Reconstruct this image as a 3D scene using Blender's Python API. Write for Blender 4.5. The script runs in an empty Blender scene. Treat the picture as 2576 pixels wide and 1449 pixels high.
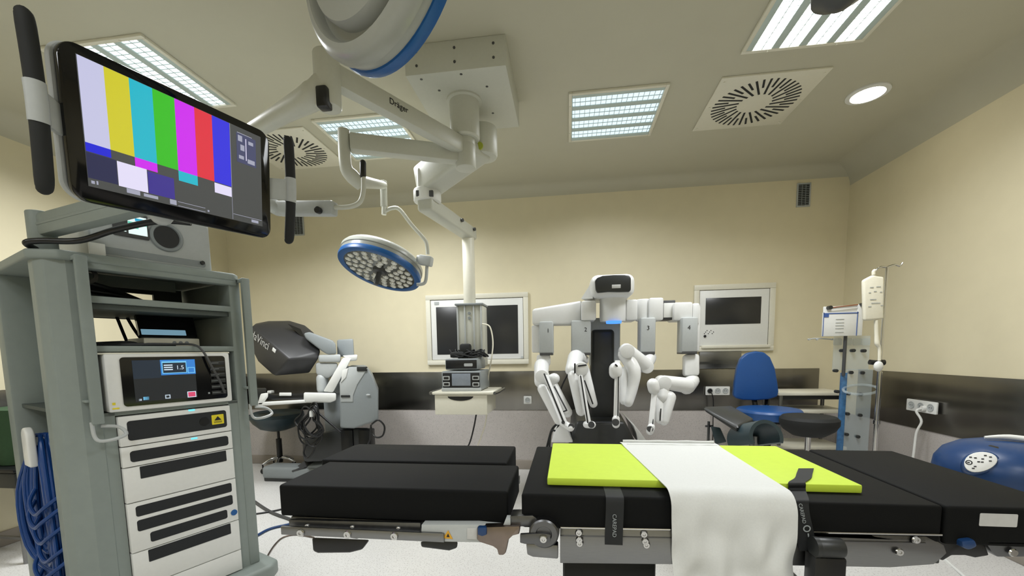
import bpy, bmesh, math, random
from mathutils import Vector as V, Matrix
random.seed(7)
PI = math.pi
COL = bpy.context.scene.collection
SC = bpy.context.scene
# ------------------------------------------------------------------ camera model (measured from the room's own edges)
F, CX, CY, CAMH = 1050.0, 1288.0, 985.0, 1.25
def _cam():
    ya, pi_, ro = (math.radians(a) for a in (-7.63, 5.4, -0.91))
    cy, sy = math.cos(ya), math.sin(ya); cp, sp = math.cos(pi_), math.sin(pi_); cr, sr = math.cos(ro), math.sin(ro)
    Rz = Matrix(((cy, -sy, 0), (sy, cy, 0), (0, 0, 1)))
    A = Matrix(((1, 0, 0), (0, 0, -1), (0, 1, 0)))
    Rp = Matrix(((1, 0, 0), (0, cp, -sp), (0, sp, cp)))
    Rr = Matrix(((cr, -sr, 0), (sr, cr, 0), (0, 0, 1)))
    return Rr @ Rp @ A @ Rz
RM = _cam()
RMT = RM.transposed()
EYE = V((0, 0, CAMH))
CAM_R, CAM_D, CAM_F = V(RM[0]), V(RM[1]), V(RM[2])
def ray(px, py):
    return RMT @ V(((px - CX) / F, (py - CY) / F, 1))
def at(px, py, x=None, y=None, z=None):
    """world point of a photo measurement on the plane x=, y= or z= (metres)"""
    d = ray(px, py)
    if x is not None: t = x / d.x
    elif y is not None: t = y / d.y
    else: t = (z - CAMH) / d.z
    return EYE + d * t
# ------------------------------------------------------------------ materials
def S(r, g, b):
    f = lambda c: (c / 12.92 if c <= .04045 else ((c + .055) / 1.055) ** 2.4)
    return (f(r / 255), f(g / 255), f(b / 255), 1)
def mat(name, col, rough=.5, metal=0, noise=.04, scale=60, emit=0, alpha=1, bump=0, trans=0, spec=.5, stretch=None, coat=0, speck=None, sscale=300):
    m = bpy.data.materials.new(name); m.use_nodes = True
    nt = m.node_tree; b = nt.nodes['Principled BSDF']
    b.inputs['Roughness'].default_value = rough; b.inputs['Metallic'].default_value = metal
    b.inputs['Specular IOR Level'].default_value = spec
    b.inputs['Alpha'].default_value = alpha; b.inputs['Transmission Weight'].default_value = trans
    b.inputs['Coat Weight'].default_value = coat
    tc = nt.nodes.new('ShaderNodeTexCoord'); src = tc.outputs['Object']
    if stretch:
        mp = nt.nodes.new('ShaderNodeMapping'); mp.inputs['Scale'].default_value = stretch
        nt.links.new(src, mp.inputs['Vector']); src = mp.outputs['Vector']
    n = nt.nodes.new('ShaderNodeTexNoise'); n.inputs['Scale'].default_value = scale; n.inputs['Detail'].default_value = 4
    nt.links.new(src, n.inputs['Vector'])
    cr = nt.nodes.new('ShaderNodeValToRGB'); e = cr.color_ramp.elements
    e[0].position, e[1].position = .3, .7
    e[0].color = tuple(c * (1 - noise) for c in col[:3]) + (1,)
    e[1].color = tuple(min(1, c * (1 + noise)) for c in col[:3]) + (1,)
    nt.links.new(n.outputs['Fac'], cr.inputs['Fac']); out = cr.outputs['Color']
    if speck:
        vo = nt.nodes.new('ShaderNodeTexNoise'); vo.inputs['Scale'].default_value = sscale; vo.inputs['Detail'].default_value = 2
        nt.links.new(tc.outputs['Object'], vo.inputs['Vector'])
        r2 = nt.nodes.new('ShaderNodeValToRGB'); r2.color_ramp.elements[0].position = .56; r2.color_ramp.elements[1].position = .66
        nt.links.new(vo.outputs['Fac'], r2.inputs['Fac'])
        mx = nt.nodes.new('ShaderNodeMix'); mx.data_type = 'RGBA'
        nt.links.new(r2.outputs['Color'], mx.inputs['Factor']); nt.links.new(out, mx.inputs['A']); mx.inputs['B'].default_value = speck
        out = mx.outputs['Result']
    nt.links.new(out, b.inputs['Base Color'])
    if metal > .5:
        mr = nt.nodes.new('ShaderNodeMapRange'); mr.inputs['To Min'].default_value = rough * .8; mr.inputs['To Max'].default_value = min(1, rough * 1.25)
        nt.links.new(n.outputs['Fac'], mr.inputs['Value']); nt.links.new(mr.outputs['Result'], b.inputs['Roughness'])
    if bump:
        bp = nt.nodes.new('ShaderNodeBump'); bp.inputs['Strength'].default_value = bump; bp.inputs['Distance'].default_value = .002
        nt.links.new(n.outputs['Fac'], bp.inputs['Height']); nt.links.new(bp.outputs['Normal'], b.inputs['Normal'])
    if emit:
        b.inputs['Emission Color'].default_value = col; b.inputs['Emission Strength'].default_value = emit
        b.inputs['Base Color'].default_value = (.02, .02, .02, 1)
        for l in list(b.inputs['Base Color'].links): nt.links.remove(l)
    return m
M = {}
M['wall'] = mat('cream_wall_paint', S(221, 212, 182), .55, noise=.015, scale=8, bump=.05)
M['ceil'] = mat('cream_ceiling_paint', S(190, 187, 168), .7, noise=.012, scale=6)
M['floor'] = mat('speckled_vinyl_floor', S(212, 211, 208), .28, noise=.02, scale=30, speck=S(178, 175, 172), sscale=120)
M['vinyl'] = mat('grey_vinyl_wall_cover', S(186, 180, 176), .5, noise=.03, scale=14, speck=S(166, 160, 157), sscale=140)
M['skirt'] = mat('cove_skirting_vinyl', S(150, 142, 132), .5, noise=.03, scale=14)
M['steel'] = mat('brushed_steel', S(134, 135, 136), .3, 1, noise=.05, scale=30, stretch=(1, 1, 40))
M['band'] = mat('steel_wall_band', S(136, 134, 130), .24, 1, noise=.10, scale=5, stretch=(1.4, 1.4, .05))
M['chrome'] = mat('chrome', S(205, 205, 205), .12, 1, noise=.02)
M['dsteel'] = mat('dark_steel', S(108, 109, 111), .34, 1, noise=.05, scale=40)
M['bronze'] = mat('bronze_tinted_steel', S(134, 122, 114), .3, 1, noise=.08, scale=30)
M['white'] = mat('white_plastic', S(226, 227, 224), .35, noise=.012)
M['robot'] = mat('robot_white_plastic', S(222, 223, 222), .32, noise=.012)
M['offw'] = mat('cream_white_enamel', S(222, 219, 203), .4, noise=.015)
M['boom'] = mat('boom_grey_white_enamel', S(196, 197, 186), .4, noise=.015)
M['cart'] = mat('grey_green_cart_plastic', S(133, 142, 138), .5, noise=.025, scale=25)
M['cartd'] = mat('dark_grey_cart_interior', S(72, 80, 77), .6, noise=.04)
M['panel'] = mat('light_grey_panel', S(222, 223, 220), .42, noise=.015)
M['lgrey'] = mat('light_grey_plastic', S(176, 180, 180), .42, noise=.02)
M['mgrey'] = mat('mid_grey_plastic', S(136, 142, 144), .45, noise=.02)
M['dgrey'] = mat('dark_grey_plastic', S(68, 69, 70), .42, noise=.03)
M['xgrey'] = mat('charcoal_plastic', S(40, 42, 42), .4, noise=.03)
M['black'] = mat('black_plastic', S(18, 19, 21), .35, noise=.05)
M['slot'] = mat('black_recess', S(26, 29, 32), .7, noise=.05)
M['blackmat'] = mat('matt_black_rubber', S(24, 26, 26), .75, noise=.06)
M['mattress'] = mat('black_mattress_cover', S(13, 14, 14), .7, noise=.05, scale=120, bump=.08, spec=.14)
M['glassblk'] = mat('black_display_glass', S(12, 13, 15), .08, noise=.02)
M['wallscr'] = mat('dark_wall_screen', S(42, 43, 44), .25, noise=.02)
M['blue'] = mat('blue_rim_plastic', S(16, 84, 148), .35, noise=.03)
M['lampsh'] = mat('lamp_shell_grey', S(160, 162, 155), .28, noise=.015)
M['lens'] = mat('lamp_lens_field', S(222, 222, 214), .2, noise=.35, scale=160, metal=.4)
M['lensd'] = mat('lamp_lens_dark', S(104, 104, 98), .2, noise=.5, scale=130, metal=.6)
M['hood'] = mat('dark_hood_plastic', S(50, 50, 51), .45, noise=.03)
M['chairb'] = mat('blue_vinyl', S(30, 78, 140), .38, noise=.03)
M['teal'] = mat('dark_teal_vinyl', S(46, 62, 68), .4, noise=.04)
M['lime'] = mat('lime_yellow_foam', S(196, 222, 66), .6, noise=.02, scale=40)
M['cloth'] = mat('white_cotton_cloth', S(214, 216, 214), .85, noise=.02, scale=200, bump=.15)
M['strap'] = mat('black_webbing', S(20, 23, 25), .7, noise=.08, scale=200)
M['print'] = mat('grey_print', S(150, 156, 158), .6)
M['ink'] = mat('dark_ink', S(22, 22, 26), .6)
M['yellow'] = mat('yellow_sticker', S(226, 208, 40), .5)
M['amber'] = mat('amber_sticker', S(214, 160, 40), .5)
M['label'] = mat('grey_white_label', S(190, 190, 188), .5)
M['bluecab'] = mat('blue_cable_jacket', S(16, 62, 126), .4, noise=.04)
M['navy'] = mat('navy_plastic', S(24, 58, 104), .35, noise=.03)
M['acr'] = mat('clear_acrylic', S(200, 214, 220), .12, alpha=.28, noise=.01)
M['acrb'] = mat('blue_tinted_acrylic', S(60, 110, 158), .3, alpha=.8, noise=.25, scale=40)
M['drip'] = mat('milky_bag_plastic', S(236, 232, 214), .35, noise=.02)
M['green'] = mat('green_drape_cloth', S(48, 78, 50), .85, noise=.06)
M['tealmark'] = mat('lime_sticker', S(168, 178, 60), .5)
def glow(name, col, e): return mat(name, col, .4, emit=e)
M['tube'] = glow('lamp_tube_cool_white', S(222, 240, 248), 1.15)
M['tubehot'] = glow('lamp_tube_bright_white', S(252, 253, 252), 9)
M['tubemid'] = glow('lamp_tube_white', S(240, 248, 252), 2.2)
M['down'] = glow('downlight_diffuser_glow', S(255, 248, 230), 26)
M['refl'] = mat('lamp_reflector_grey_green', S(186, 202, 200), .3, noise=.01)
# ------------------------------------------------------------------ mesh builder
class MB:
    def __init__(s, fr=None):
        s.bm = bmesh.new(); s.fr = fr; s.mi = 0
    def _merge(s, t):
        for f in t.faces: f.material_index = s.mi
        me = bpy.data.meshes.new('t'); t.to_mesh(me); t.free()
        if s.fr is not None: me.transform(s.fr)
        s.bm.from_mesh(me); bpy.data.meshes.remove(me)
        return s
    def _bev(s, t, bev, seg):
        if bev > 0:
            es = [e for e in t.edges if len(e.link_faces) == 2 and e.calc_face_angle(0) > .5]
            bmesh.ops.bevel(t, geom=es, offset=bev, segments=seg, affect='EDGES', profile=.5, clamp_overlap=True)
    def box(s, c, size, bev=0, seg=2, rot=None):
        t = bmesh.new(); bmesh.ops.create_cube(t, size=1)
        bmesh.ops.scale(t, vec=size, verts=t.verts); s._bev(t, bev, seg)
        m = Matrix.Translation(c)
        if rot is not None: m = m @ rot.to_4x4()
        t.transform(m)
        return s._merge(t)
    def b2(s, x0, x1, y0, y1, z0, z1, bev=0, seg=2):
        return s.box(((x0 + x1) / 2, (y0 + y1) / 2, (z0 + z1) / 2), (abs(x1 - x0), abs(y1 - y0), abs(z1 - z0)), bev, seg)
    def beam(s, p, q, w, h, bev=0, up=(0, 0, 1), ext=0, seg=2):
        p, q = V(p), V(q); x = (q - p).normalized(); u = V(up); y = u.cross(x).normalized(); z = x.cross(y)
        return s.box((p + q) / 2, ((q - p).length + 2 * ext, w, h), bev, seg, Matrix((x, y, z)).transposed())
    def cyl(s, p, q, r, r2=None, seg=28, bev=0):
        p, q = V(p), V(q); d = q - p; t = bmesh.new()
        bmesh.ops.create_cone(t, cap_ends=True, segments=seg, radius1=r, radius2=r if r2 is None else r2, depth=d.length)
        s._bev(t, bev, 2)
        t.transform(Matrix.Translation((p + q) / 2) @ d.to_track_quat('Z', 'Y').to_matrix().to_4x4())
        return s._merge(t)
    def ell(s, c, r, rot=None, u=24, v=14):
        t = bmesh.new(); bmesh.ops.create_uvsphere(t, u_segments=u, v_segments=v, radius=1)
        bmesh.ops.scale(t, vec=(r, r, r) if isinstance(r, (int, float)) else r, verts=t.verts)
        m = Matrix.Translation(c)
        if rot is not None: m = m @ rot.to_4x4()
        t.transform(m); return s._merge(t)
    def tube(s, pts, r, seg=10, sub=6, smooth=True, round_ends=False, flat=1, flatdir=None):
        P = [V(p) for p in pts]; n = len(P)
        R = list(r) if isinstance(r, (list, tuple)) else [r] * n
        if smooth and n > 2:
            Q, RR = [], []
            for i in range(n - 1):
                a, b, c, d = P[max(i - 1, 0)], P[i], P[i + 1], P[min(i + 2, n - 1)]
                for k in range(sub):
                    t = k / sub
                    Q.append(.5 * ((2 * b) + (c - a) * t + (2 * a - 5 * b + 4 * c - d) * t * t + (3 * b - a - 3 * c + d) * t ** 3))
                    RR.append(R[i] * (1 - t) + R[i + 1] * t)
            Q.append(P[-1]); RR.append(R[-1]); P, R = Q, RR
        if round_ends:
            d0 = (P[0] - P[1]).normalized(); d1 = (P[-1] - P[-2]).normalized()
            a0 = [(P[0] + d0 * R[0] * math.sin(a), R[0] * math.cos(a)) for a in (1.5, 1.2, .8, .4)]
            a1 = [(P[-1] + d1 * R[-1] * math.sin(a), R[-1] * math.cos(a)) for a in (.4, .8, 1.2, 1.5)]
            P = [p for p, _ in a0] + P + [p for p, _ in a1]; R = [q for _, q in a0] + R + [q for _, q in a1]
        t = bmesh.new(); rings = []
        d = (P[1] - P[0]).normalized()
        nrm = V(flatdir) if flatdir else (V((0, 0, 1)) if abs(d.z) < .9 else V((1, 0, 0)))
        for i, p in enumerate(P):
            d = (P[min(i + 1, len(P) - 1)] - P[max(i - 1, 0)])
            d = d.normalized() if d.length > 1e-9 else V((0, 0, 1))
            nrm = (nrm - d * nrm.dot(d))
            nrm = nrm.normalized() if nrm.length > 1e-6 else d.orthogonal().normalized()
            bn = d.cross(nrm)
            rings.append([t.verts.new(p + (nrm * math.cos(2 * PI * k / seg) * flat + bn * math.sin(2 * PI * k / seg)) * R[i]) for k in range(seg)])
        for a, b in zip(rings, rings[1:]):
            for k in range(seg): t.faces.new((a[k], a[(k + 1) % seg], b[(k + 1) % seg], b[k]))
        t.faces.new(rings[0][::-1]); t.faces.new(rings[-1])
        return s._merge(t)
    def limb(s, p, q, r, r2=None, seg=16, flat=1, flatdir=None):
        return s.tube([p, q], [r, r if r2 is None else r2], seg, smooth=False, round_ends=True, flat=flat, flatdir=flatdir)
    def lathe(s, prof, c, axis, seg=56):
        ax = V(axis).normalized(); x = ax.orthogonal().normalized(); y = ax.cross(x); c = V(c); t = bmesh.new(); rings = []
        for r, z in prof:
            if r < 1e-6: rings.append([t.verts.new(c + ax * z)])
            else: rings.append([t.verts.new(c + ax * z + (x * math.cos(2 * PI * k / seg) + y * math.sin(2 * PI * k / seg)) * r) for k in range(seg)])
        for a, b in zip(rings, rings[1:]):
            for k in range(seg):
                k2 = (k + 1) % seg
                if len(a) == 1 and len(b) == 1: continue
                if len(a) == 1: t.faces.new((a[0], b[k2], b[k]))
                elif len(b) == 1: t.faces.new((a[k], a[k2], b[0]))
                else: t.faces.new((a[k], a[k2], b[k2], b[k]))
        bmesh.ops.recalc_face_normals(t, faces=t.faces)
        return s._merge(t)
    def prism(s, poly, vec, bev=0, seg=2):
        t = bmesh.new(); vec = V(vec); vs = [t.verts.new(V(p)) for p in poly]
        f = t.faces.new(vs); r = bmesh.ops.extrude_face_region(t, geom=[f])
        bmesh.ops.translate(t, vec=vec, verts=[v for v in r['geom'] if isinstance(v, bmesh.types.BMVert)])
        bmesh.ops.recalc_face_normals(t, faces=t.faces); s._bev(t, bev, seg)
        return s._merge(t)
    def hull(s, pts, bev=0, seg=2):
        t = bmesh.new()
        for p in pts: t.verts.new(V(p))
        r = bmesh.ops.convex_hull(t, input=t.verts)
        bmesh.ops.delete(t, geom=[v for v in t.verts if not v.link_faces], context='VERTS')
        bmesh.ops.dissolve_limit(t, angle_limit=.03, verts=t.verts, edges=t.edges)
        bmesh.ops.recalc_face_normals(t, faces=t.faces); s._bev(t, bev, seg)
        return s._merge(t)
    def grid(s, fn, nu, nv, thick=0):
        t = bmesh.new(); g = [[t.verts.new(fn(i / nu, j / nv)) for j in range(nv + 1)] for i in range(nu + 1)]
        for i in range(nu):
            for j in range(nv): t.faces.new((g[i][j], g[i + 1][j], g[i + 1][j + 1], g[i][j + 1]))
        bmesh.ops.recalc_face_normals(t, faces=t.faces)
        if thick: bmesh.ops.solidify(t, geom=t.faces[:], thickness=thick)
        return s._merge(t)
    def rrect(s, fr, w, h, d, r=.02, n=6, bev=0):
        """rounded plate: centre frame fr (x right, y up, z out), extruded back by d"""
        pts = []
        for cx, cy, a0 in ((w / 2 - r, h / 2 - r, 0), (-w / 2 + r, h / 2 - r, 90), (-w / 2 + r, -h / 2 + r, 180), (w / 2 - r, -h / 2 + r, 270)):
            for k in range(n + 1):
                a = math.radians(a0 + 90 * k / n); pts.append(fr @ V((cx + r * math.cos(a), cy + r * math.sin(a), 0)))
        return s.prism(pts, (fr.to_3x3() @ V((0, 0, -1))) * d, bev)
    def text(s, st, size, fr, depth=.0006, align='CENTER'):
        cu = bpy.data.curves.new('t', 'FONT'); cu.body = st; cu.size = size; cu.extrude = depth; cu.align_x = align; cu.align_y = 'CENTER'
        ob = bpy.data.objects.new('t', cu); COL.objects.link(ob)
        me = bpy.data.meshes.new_from_object(ob.evaluated_get(bpy.context.evaluated_depsgraph_get()))
        COL.objects.unlink(ob); bpy.data.objects.remove(ob); bpy.data.curves.remove(cu)
        t = bmesh.new(); t.from_mesh(me); bpy.data.meshes.remove(me); t.transform(fr)
        return s._merge(t)
    def split(s):
        """one builder per loose piece"""
        s.bm.verts.ensure_lookup_table(); seen = set(); out = []
        for v in s.bm.verts:
            if v.index in seen: continue
            st, isl = [v], set()
            while st:
                q = st.pop()
                if q.index in isl: continue
                isl.add(q.index); st += [e.other_vert(q) for e in q.link_edges if e.other_vert(q).index not in isl]
            seen |= isl; b = s.bm.copy(); b.verts.ensure_lookup_table()
            bmesh.ops.delete(b, geom=[b.verts[i] for i in range(len(b.verts)) if i not in isl], context='VERTS')
            nb = MB(); nb.bm.free(); nb.bm = b; out.append(nb)
        s.bm.free(); return out
    def build(s, name, m, parent=None, label=None, smooth=38):
        if name in SPLIT:
            s.bm.verts.index_update()
            return [p._build(name, m, parent, label, smooth) for p in s.split()][-1]
        return s._build(name, m, parent, label, smooth)
    def _build(s, name, m, parent=None, label=None, smooth=38):
        me = bpy.data.meshes.new(name); s.bm.normal_update(); s.bm.to_mesh(me); s.bm.free()
        for k in (m if isinstance(m, (list, tuple)) else [m]): me.materials.append(k if not isinstance(k, str) else M[k])
        if smooth:
            me.polygons.foreach_set('use_smooth', [True] * len(me.polygons)); me.set_sharp_from_angle(angle=math.radians(smooth))
        o = bpy.data.objects.new(name, me); COL.objects.link(o)
        if parent is not None:
            me.transform(WM[parent.name].inverted()); o.parent = parent; WM[o.name] = WM[parent.name]
        if label: o['label'] = label
        return o
WM = {}
SPLIT = {'screw', 'fender', 'rear_cover', 'rail_bar', 'button', 'badge', 'brake_window', 'arm_cap', 'gas_outlet', 'rail', 'print_mark', 'clasp'}
def thing(name, label, cat, loc=(0, 0, 0), rz=0, group=None):
    o = bpy.data.objects.new(name, None); COL.objects.link(o); o.empty_display_size = .1
    o.location = loc; o.rotation_euler = (0, 0, rz); WM[o.name] = Matrix.Translation(loc) @ Matrix.Rotation(rz, 4, 'Z')
    o['label'] = label; o['category'] = cat
    if group: o['group'] = group
    return o
def solo(mb, name, m, label, cat, org, group=None, smooth=38):
    o = mb.build(name, m, smooth=smooth); o.data.transform(Matrix.Translation(-V(org))); o.location = org
    o['label'] = label; o['category'] = cat
    if group: o['group'] = group
    WM[o.name] = Matrix.Translation(org)
    return o
def struct(mb, name, m, smooth=38):
    o = mb.build(name, m, smooth=smooth); o['kind'] = 'structure'; WM[o.name] = Matrix.Identity(4); return o
def children_of(o): return [c for c in bpy.data.objects if c.parent == o]
def copy_tree(o, loc, label):
    r = o.copy(); COL.objects.link(r); r.location = loc; r['label'] = label
    for ch in children_of(o):
        c = ch.copy(); COL.objects.link(c); c.parent = r
        for g in children_of(ch):
            d = g.copy(); COL.objects.link(d); d.parent = c
    return r
def fr(o, x, n):
    """frame: origin o, x axis right, n normal outwards, y up"""
    x = V(x).normalized(); n = V(n).normalized(); y = n.cross(x).normalized(); x = y.cross(n)
    m = Matrix((x, y, n)).transposed().to_4x4(); m.translation = V(o); return m
FX = lambda o: fr(o, (1, 0, 0), (0, -1, 0))        # frame of something that faces the room from the back wall
def c6(x, y): return 180 + x / 3.62, 640 + y / 3.62
def c7(x, y): return 600 + x / 2.684, 700 + y / 2.684
def c8(x, y): return 1300 + x / 2.957, 640 + y / 2.957
def c9(x, y): return 1720 + x / 2.957, 640 + y / 2.957
def c10(x, y): return 2060 + x / 2.957, 640 + y / 2.957
# ================================================================== the room
XL, XR, YF, YB, HZ = -3.79, 2.57, -2.6, 4.36, 2.9
struct(MB().b2(XL - .1, XR + .1, YF - .1, YB + .1, -.1, 0), 'floor', 'floor')
struct(MB().b2(XL - .1, XR + .1, YF - .1, YB + .1, HZ, HZ + .1), 'ceiling', 'ceil')
struct(MB().b2(XL - .1, XR + .1, YB, YB + .1, 0, HZ), 'wall_back', 'wall')
struct(MB().b2(XL - .1, XR + .1, YF - .1, YF, 0, HZ), 'wall_front', 'wall')
struct(MB().b2(XL - .1, XL, YF, YB, 0, HZ), 'wall_left', 'wall')
struct(MB().b2(XR, XR + .1, YF, YB, 0, HZ), 'wall_right', 'wall')
def cove(mb, a, b, n, r=.18):
    """concave fillet between ceiling and wall, a-b along the wall, n into the room"""
    a, b, n = V(a), V(b), V(n)
    prof = [n * (r * (1 - math.cos(t))) + V((0, 0, -r * (1 - math.sin(t)))) for t in [PI / 2 * k / 10 for k in range(11)]]
    poly = [a + p for p in prof] + [a]
    mb.prism(poly, b - a)
mb = MB(); e = .0
cove(mb, (XL, YB, HZ), (XR, YB, HZ), (0, -1, 0), .10); cove(mb, (XR, YF, HZ), (XR, YB, HZ), (-1, 0, 0)); cove(mb, (XL, YF, HZ), (XL, YB, HZ), (1, 0, 0), .14)
struct(mb, 'trim_1', 'ceil', smooth=60)
mb = MB(); mb.b2(XL + .01, 2.39, YB - .012, YB, .64, 1.05, .002)
struct(mb, 'trim_2', 'band')
mb = MB(); mb.b2(XR - .012, XR, YF, 4.08, .64, 1.05, .002)
struct(mb, 'trim_3', 'band')
mb = MB(); mb.b2(XL, XL + .012, YF, YB, .64, 1.05, .002)
struct(mb, 'trim_4', 'band')
mb = MB(); mb.b2(XL, XR, YB - .006, YB, .09, .64); struct(mb, 'trim_5', 'vinyl')
mb = MB(); mb.b2(XR - .006, XR, YF, YB, .09, .64); struct(mb, 'trim_6', 'vinyl')
mb = MB(); mb.b2(XL, XR, YB - .02, YB, 0, .1, .006); struct(mb, 'baseboard_back', 'skirt')
mb = MB(); mb.b2(XR - .02, XR, YF, YB, 0, .1, .006); struct(mb, 'baseboard_right', 'skirt')
mb = MB(); mb.b2(XL, XL + .02, YF, YB, 0, .1, .006); struct(mb, 'baseboard_left', 'skirt')
mb = MB(); mb.b2(1.29, 1.68, YB - .02, YB, 1.055, 1.225, .004); mb.b2(1.29, 1.68, YB - .024, YB - .016, 1.10, 1.125); struct(mb, 'trim_7', 'steel')
# ------------------------------------------------------------------ ceiling lights
def key_light(x, y, e, sx=.54, sy=.54, spread=150):
    """ceiling area lamp"""
    L = bpy.data.lights.new('ceiling_area_lamp', 'AREA'); L.shape = 'RECTANGLE'; L.size = sx; L.size_y = sy; L.energy = e; L.color = (.965, .985, 1); L.spread = math.radians(spread)
    o = bpy.data.objects.new('ceiling_area_lamp', L); COL.objects.link(o); o.location = (x, y, HZ - .022); return o
def ceiling_light(cx, cy, label, tubem, along='x', w=.58, watt=23):
    t = thing('ceiling_light', label, 'light', (cx, cy, HZ), 0, 'recessed ceiling light panels')
    R = Matrix.Translation((cx, cy, HZ)) @ (Matrix.Identity(4) if along == 'x' else Matrix.Rotation(PI / 2, 4, 'Z'))
    h = w / 2; f = MB(R)
    for sx in (-1, 1):
        f.b2(sx * h, sx * (h + .022), -h - .022, h + .022, -.016, 0, .003); f.b2(-h, h, sx * h, sx * (h + .022), -.016, 0, .003)
        for k in (-.6, .6): f.cyl((sx * (h + .012), k * h, -.02), (sx * (h + .012), k * h, -.015), .005, seg=8)
    f.build('frame', 'offw', t)
    b = MB(R); b.b2(-h, h, -h, h, -.005, -.001)
    for k in range(5):
        y = -h + .012 + (w - .024) * k / 4; b.b2(-h, h, y - .022, y + .022, -.014, -.004, .004)
    b.build('reflector', 'refl', t)
    for k in range(4):
        y = -h + .012 + (w - .024) * (k + .5) / 4
        tb = MB(R); tb.b2(-h + .005, h - .005, y - .046, y + .046, -.009, -.006); tb.build('lamp_tube', tubem, t)
        l = MB(R)
        for q in range(17):
            x = -h + .02 + (w - .04) * q / 16; l.b2(x - .0015, x + .0015, y - .046, y + .046, -.013, -.0085)
        l.b2(-h, h, y - .002, y + .002, -.012, -.0085)
        l.build('louvre', 'refl', t)
    key_light(cx, cy, watt)
    return t
ceiling_light(.325, 3.175, 'square four-tube ceiling light between the lamp boom and the swirl air vent', 'tube', watt=15)
ceiling_light(-1.47, 3.20, 'square four-tube ceiling light partly hidden behind the lamp arms', 'tube', watt=27)
ceiling_light(1.275, 2.34, 'brightest square ceiling light, cut by the top edge of the view', 'tubehot', 'y', watt=26)
ceiling_light(-2.46, 2.335, 'long bright ceiling light seen above the colour bar monitor', 'tubemid', 'y', watt=44)
# unseen lamps without panels, added above and behind the viewer as fill light
key_light(-1.0, -.2, 17); key_light(1.2, -.2, 17); key_light(.1, -1.7, 26); key_light(-2.7, -.5, 20)
t = thing('downlight', 'small round glowing ceiling downlight near the right wall', 'light', (1.955, 3.19, HZ))
MB().lathe([(.092, 0), (.118, 0), (.118, -.008), (.092, -.012), (.092, 0)], (1.955, 3.19, HZ), (0, 0, 1)).build('trim_ring', 'white', t)
MB().cyl((1.955, 3.19, HZ - .009), (1.955, 3.19, HZ - .003), .093, seg=40).build('diffuser', 'down', t)
def swirl(cx, cy, label, w=.62):
    t = thing('air_diffuser', label, 'air vent', (cx, cy, HZ), 0, 'square swirl air diffusers in the ceiling')
    p = MB(); p.b2(cx - w / 2, cx + w / 2, cy - w / 2, cy + w / 2, HZ - .012, HZ, .003)
    for a in (-1, 1):
        for b in (-1, 0, 1):
            p.cyl((cx + a * w * .46, cy + b * w * .44, HZ - .016), (cx + a * w * .46, cy + b * w * .44, HZ - .011), .006, seg=8)
    p.build('plate', 'offw', t)
    sl = MB(); n = 40
    for k in range(n):
        a = 2 * PI * k / n; r0, r1 = (.10, .262) if k % 2 else (.175, .262)
        d = V((math.cos(a), math.sin(a), 0)); s_ = V((-d.y, d.x, 0)); c = V((cx, cy, HZ - .0125))
        sl.beam(c + d * r0 + s_ * .035, c + d * r1 + s_ * .035, .0125, .003, 0)
    sl.build('slots', 'slot', t)
swirl(1.25, 3.17, 'white square ceiling plate with a ring of black swirl slots beside the downlight')
swirl(-2.2, 3.27, 'white square ceiling plate with black swirl slots half hidden behind the monitor handle')
def vent(x0, x1, z0, z1, label):
    t = thing('wall_vent', label, 'air vent', ((x0 + x1) / 2, YB, z0), 0, 'small grilles high on the back wall')
    f = MB(); b = .012
    f.b2(x0 - b, x1 + b, YB - .012, YB, z1, z1 + b, .002); f.b2(x0 - b, x1 + b, YB - .012, YB, z0 - b, z0, .002)
    f.b2(x0 - b, x0, YB - .012, YB, z0, z1, .002); f.b2(x1, x1 + b, YB - .012, YB, z0, z1, .002); f.build('frame', 'lgrey', t)
    MB().b2(x0, x1, YB - .003, YB, z0, z1).build('opening', 'xgrey', t)
    g = MB(); n = 12
    for k in range(n):
        z = z0 + (z1 - z0) * (k + .5) / n; g.box(((x0 + x1) / 2, YB - .008, z), (x1 - x0, .008, .004), 0, rot=Matrix.Rotation(.6, 3, 'X'))
    for k in (1, 2): g.b2(x0 + (x1 - x0) * k / 3 - .002, x0 + (x1 - x0) * k / 3 + .002, YB - .012, YB - .006, z0, z1)
    g.build('slats', 'mgrey', t)
vent(2.13, 2.225, 2.565, 2.755, 'small grey grille high on the back wall at the right corner')
vent(-2.95, -2.85, 2.565, 2.755, 'small grey grille on the wall behind the right monitor handle')
# ------------------------------------------------------------------ wall hatches with screens
def wall_monitor(x0, x1, z0, z1, sx0, sx1, sz0, sz1, label, extra=None):
    t = thing('wall_monitor', label, 'wall screen', ((x0 + x1) / 2, YB, z0), 0, 'built-in wall screens')
    f = MB(); b = .05
    for a in ((x0, x1, z1 - b, z1), (x0, x1, z0, z0 + b), (x0, x0 + b, z0 + b, z1 - b), (x1 - b, x1, z0 + b, z1 - b)):
        f.b2(a[0], a[1], YB - .03, YB, a[2], a[3], .004)
    f.build('frame', 'offw', t)
    p = MB(); p.b2(x0 + b + .004, x1 - b - .004, YB - .02, YB, z0 + b + .004, z1 - b - .004, .003)
    p.build('panel', 'white', t)
    MB().b2(sx0, sx1, YB - .024, YB - .015, sz0, sz1, .002).build('screen', 'wallscr', t)
    return t
wm1 = wall_monitor(-1.49, -.40, 1.126, 1.861, at(1098, 768, y=YB).x, at(1303, 770, y=YB).x, 1.235, 1.735, 'wide white framed wall screen behind the hanging equipment column')
l = MB(); l.box((-1.37, YB - .022, 1.775), (.05, .004, .03)); l.cyl((-.47, YB - .03, 1.195), (-.47, YB - .02, 1.195), .012, seg=12); l.build('badge', 'lgrey', wm1)
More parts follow.
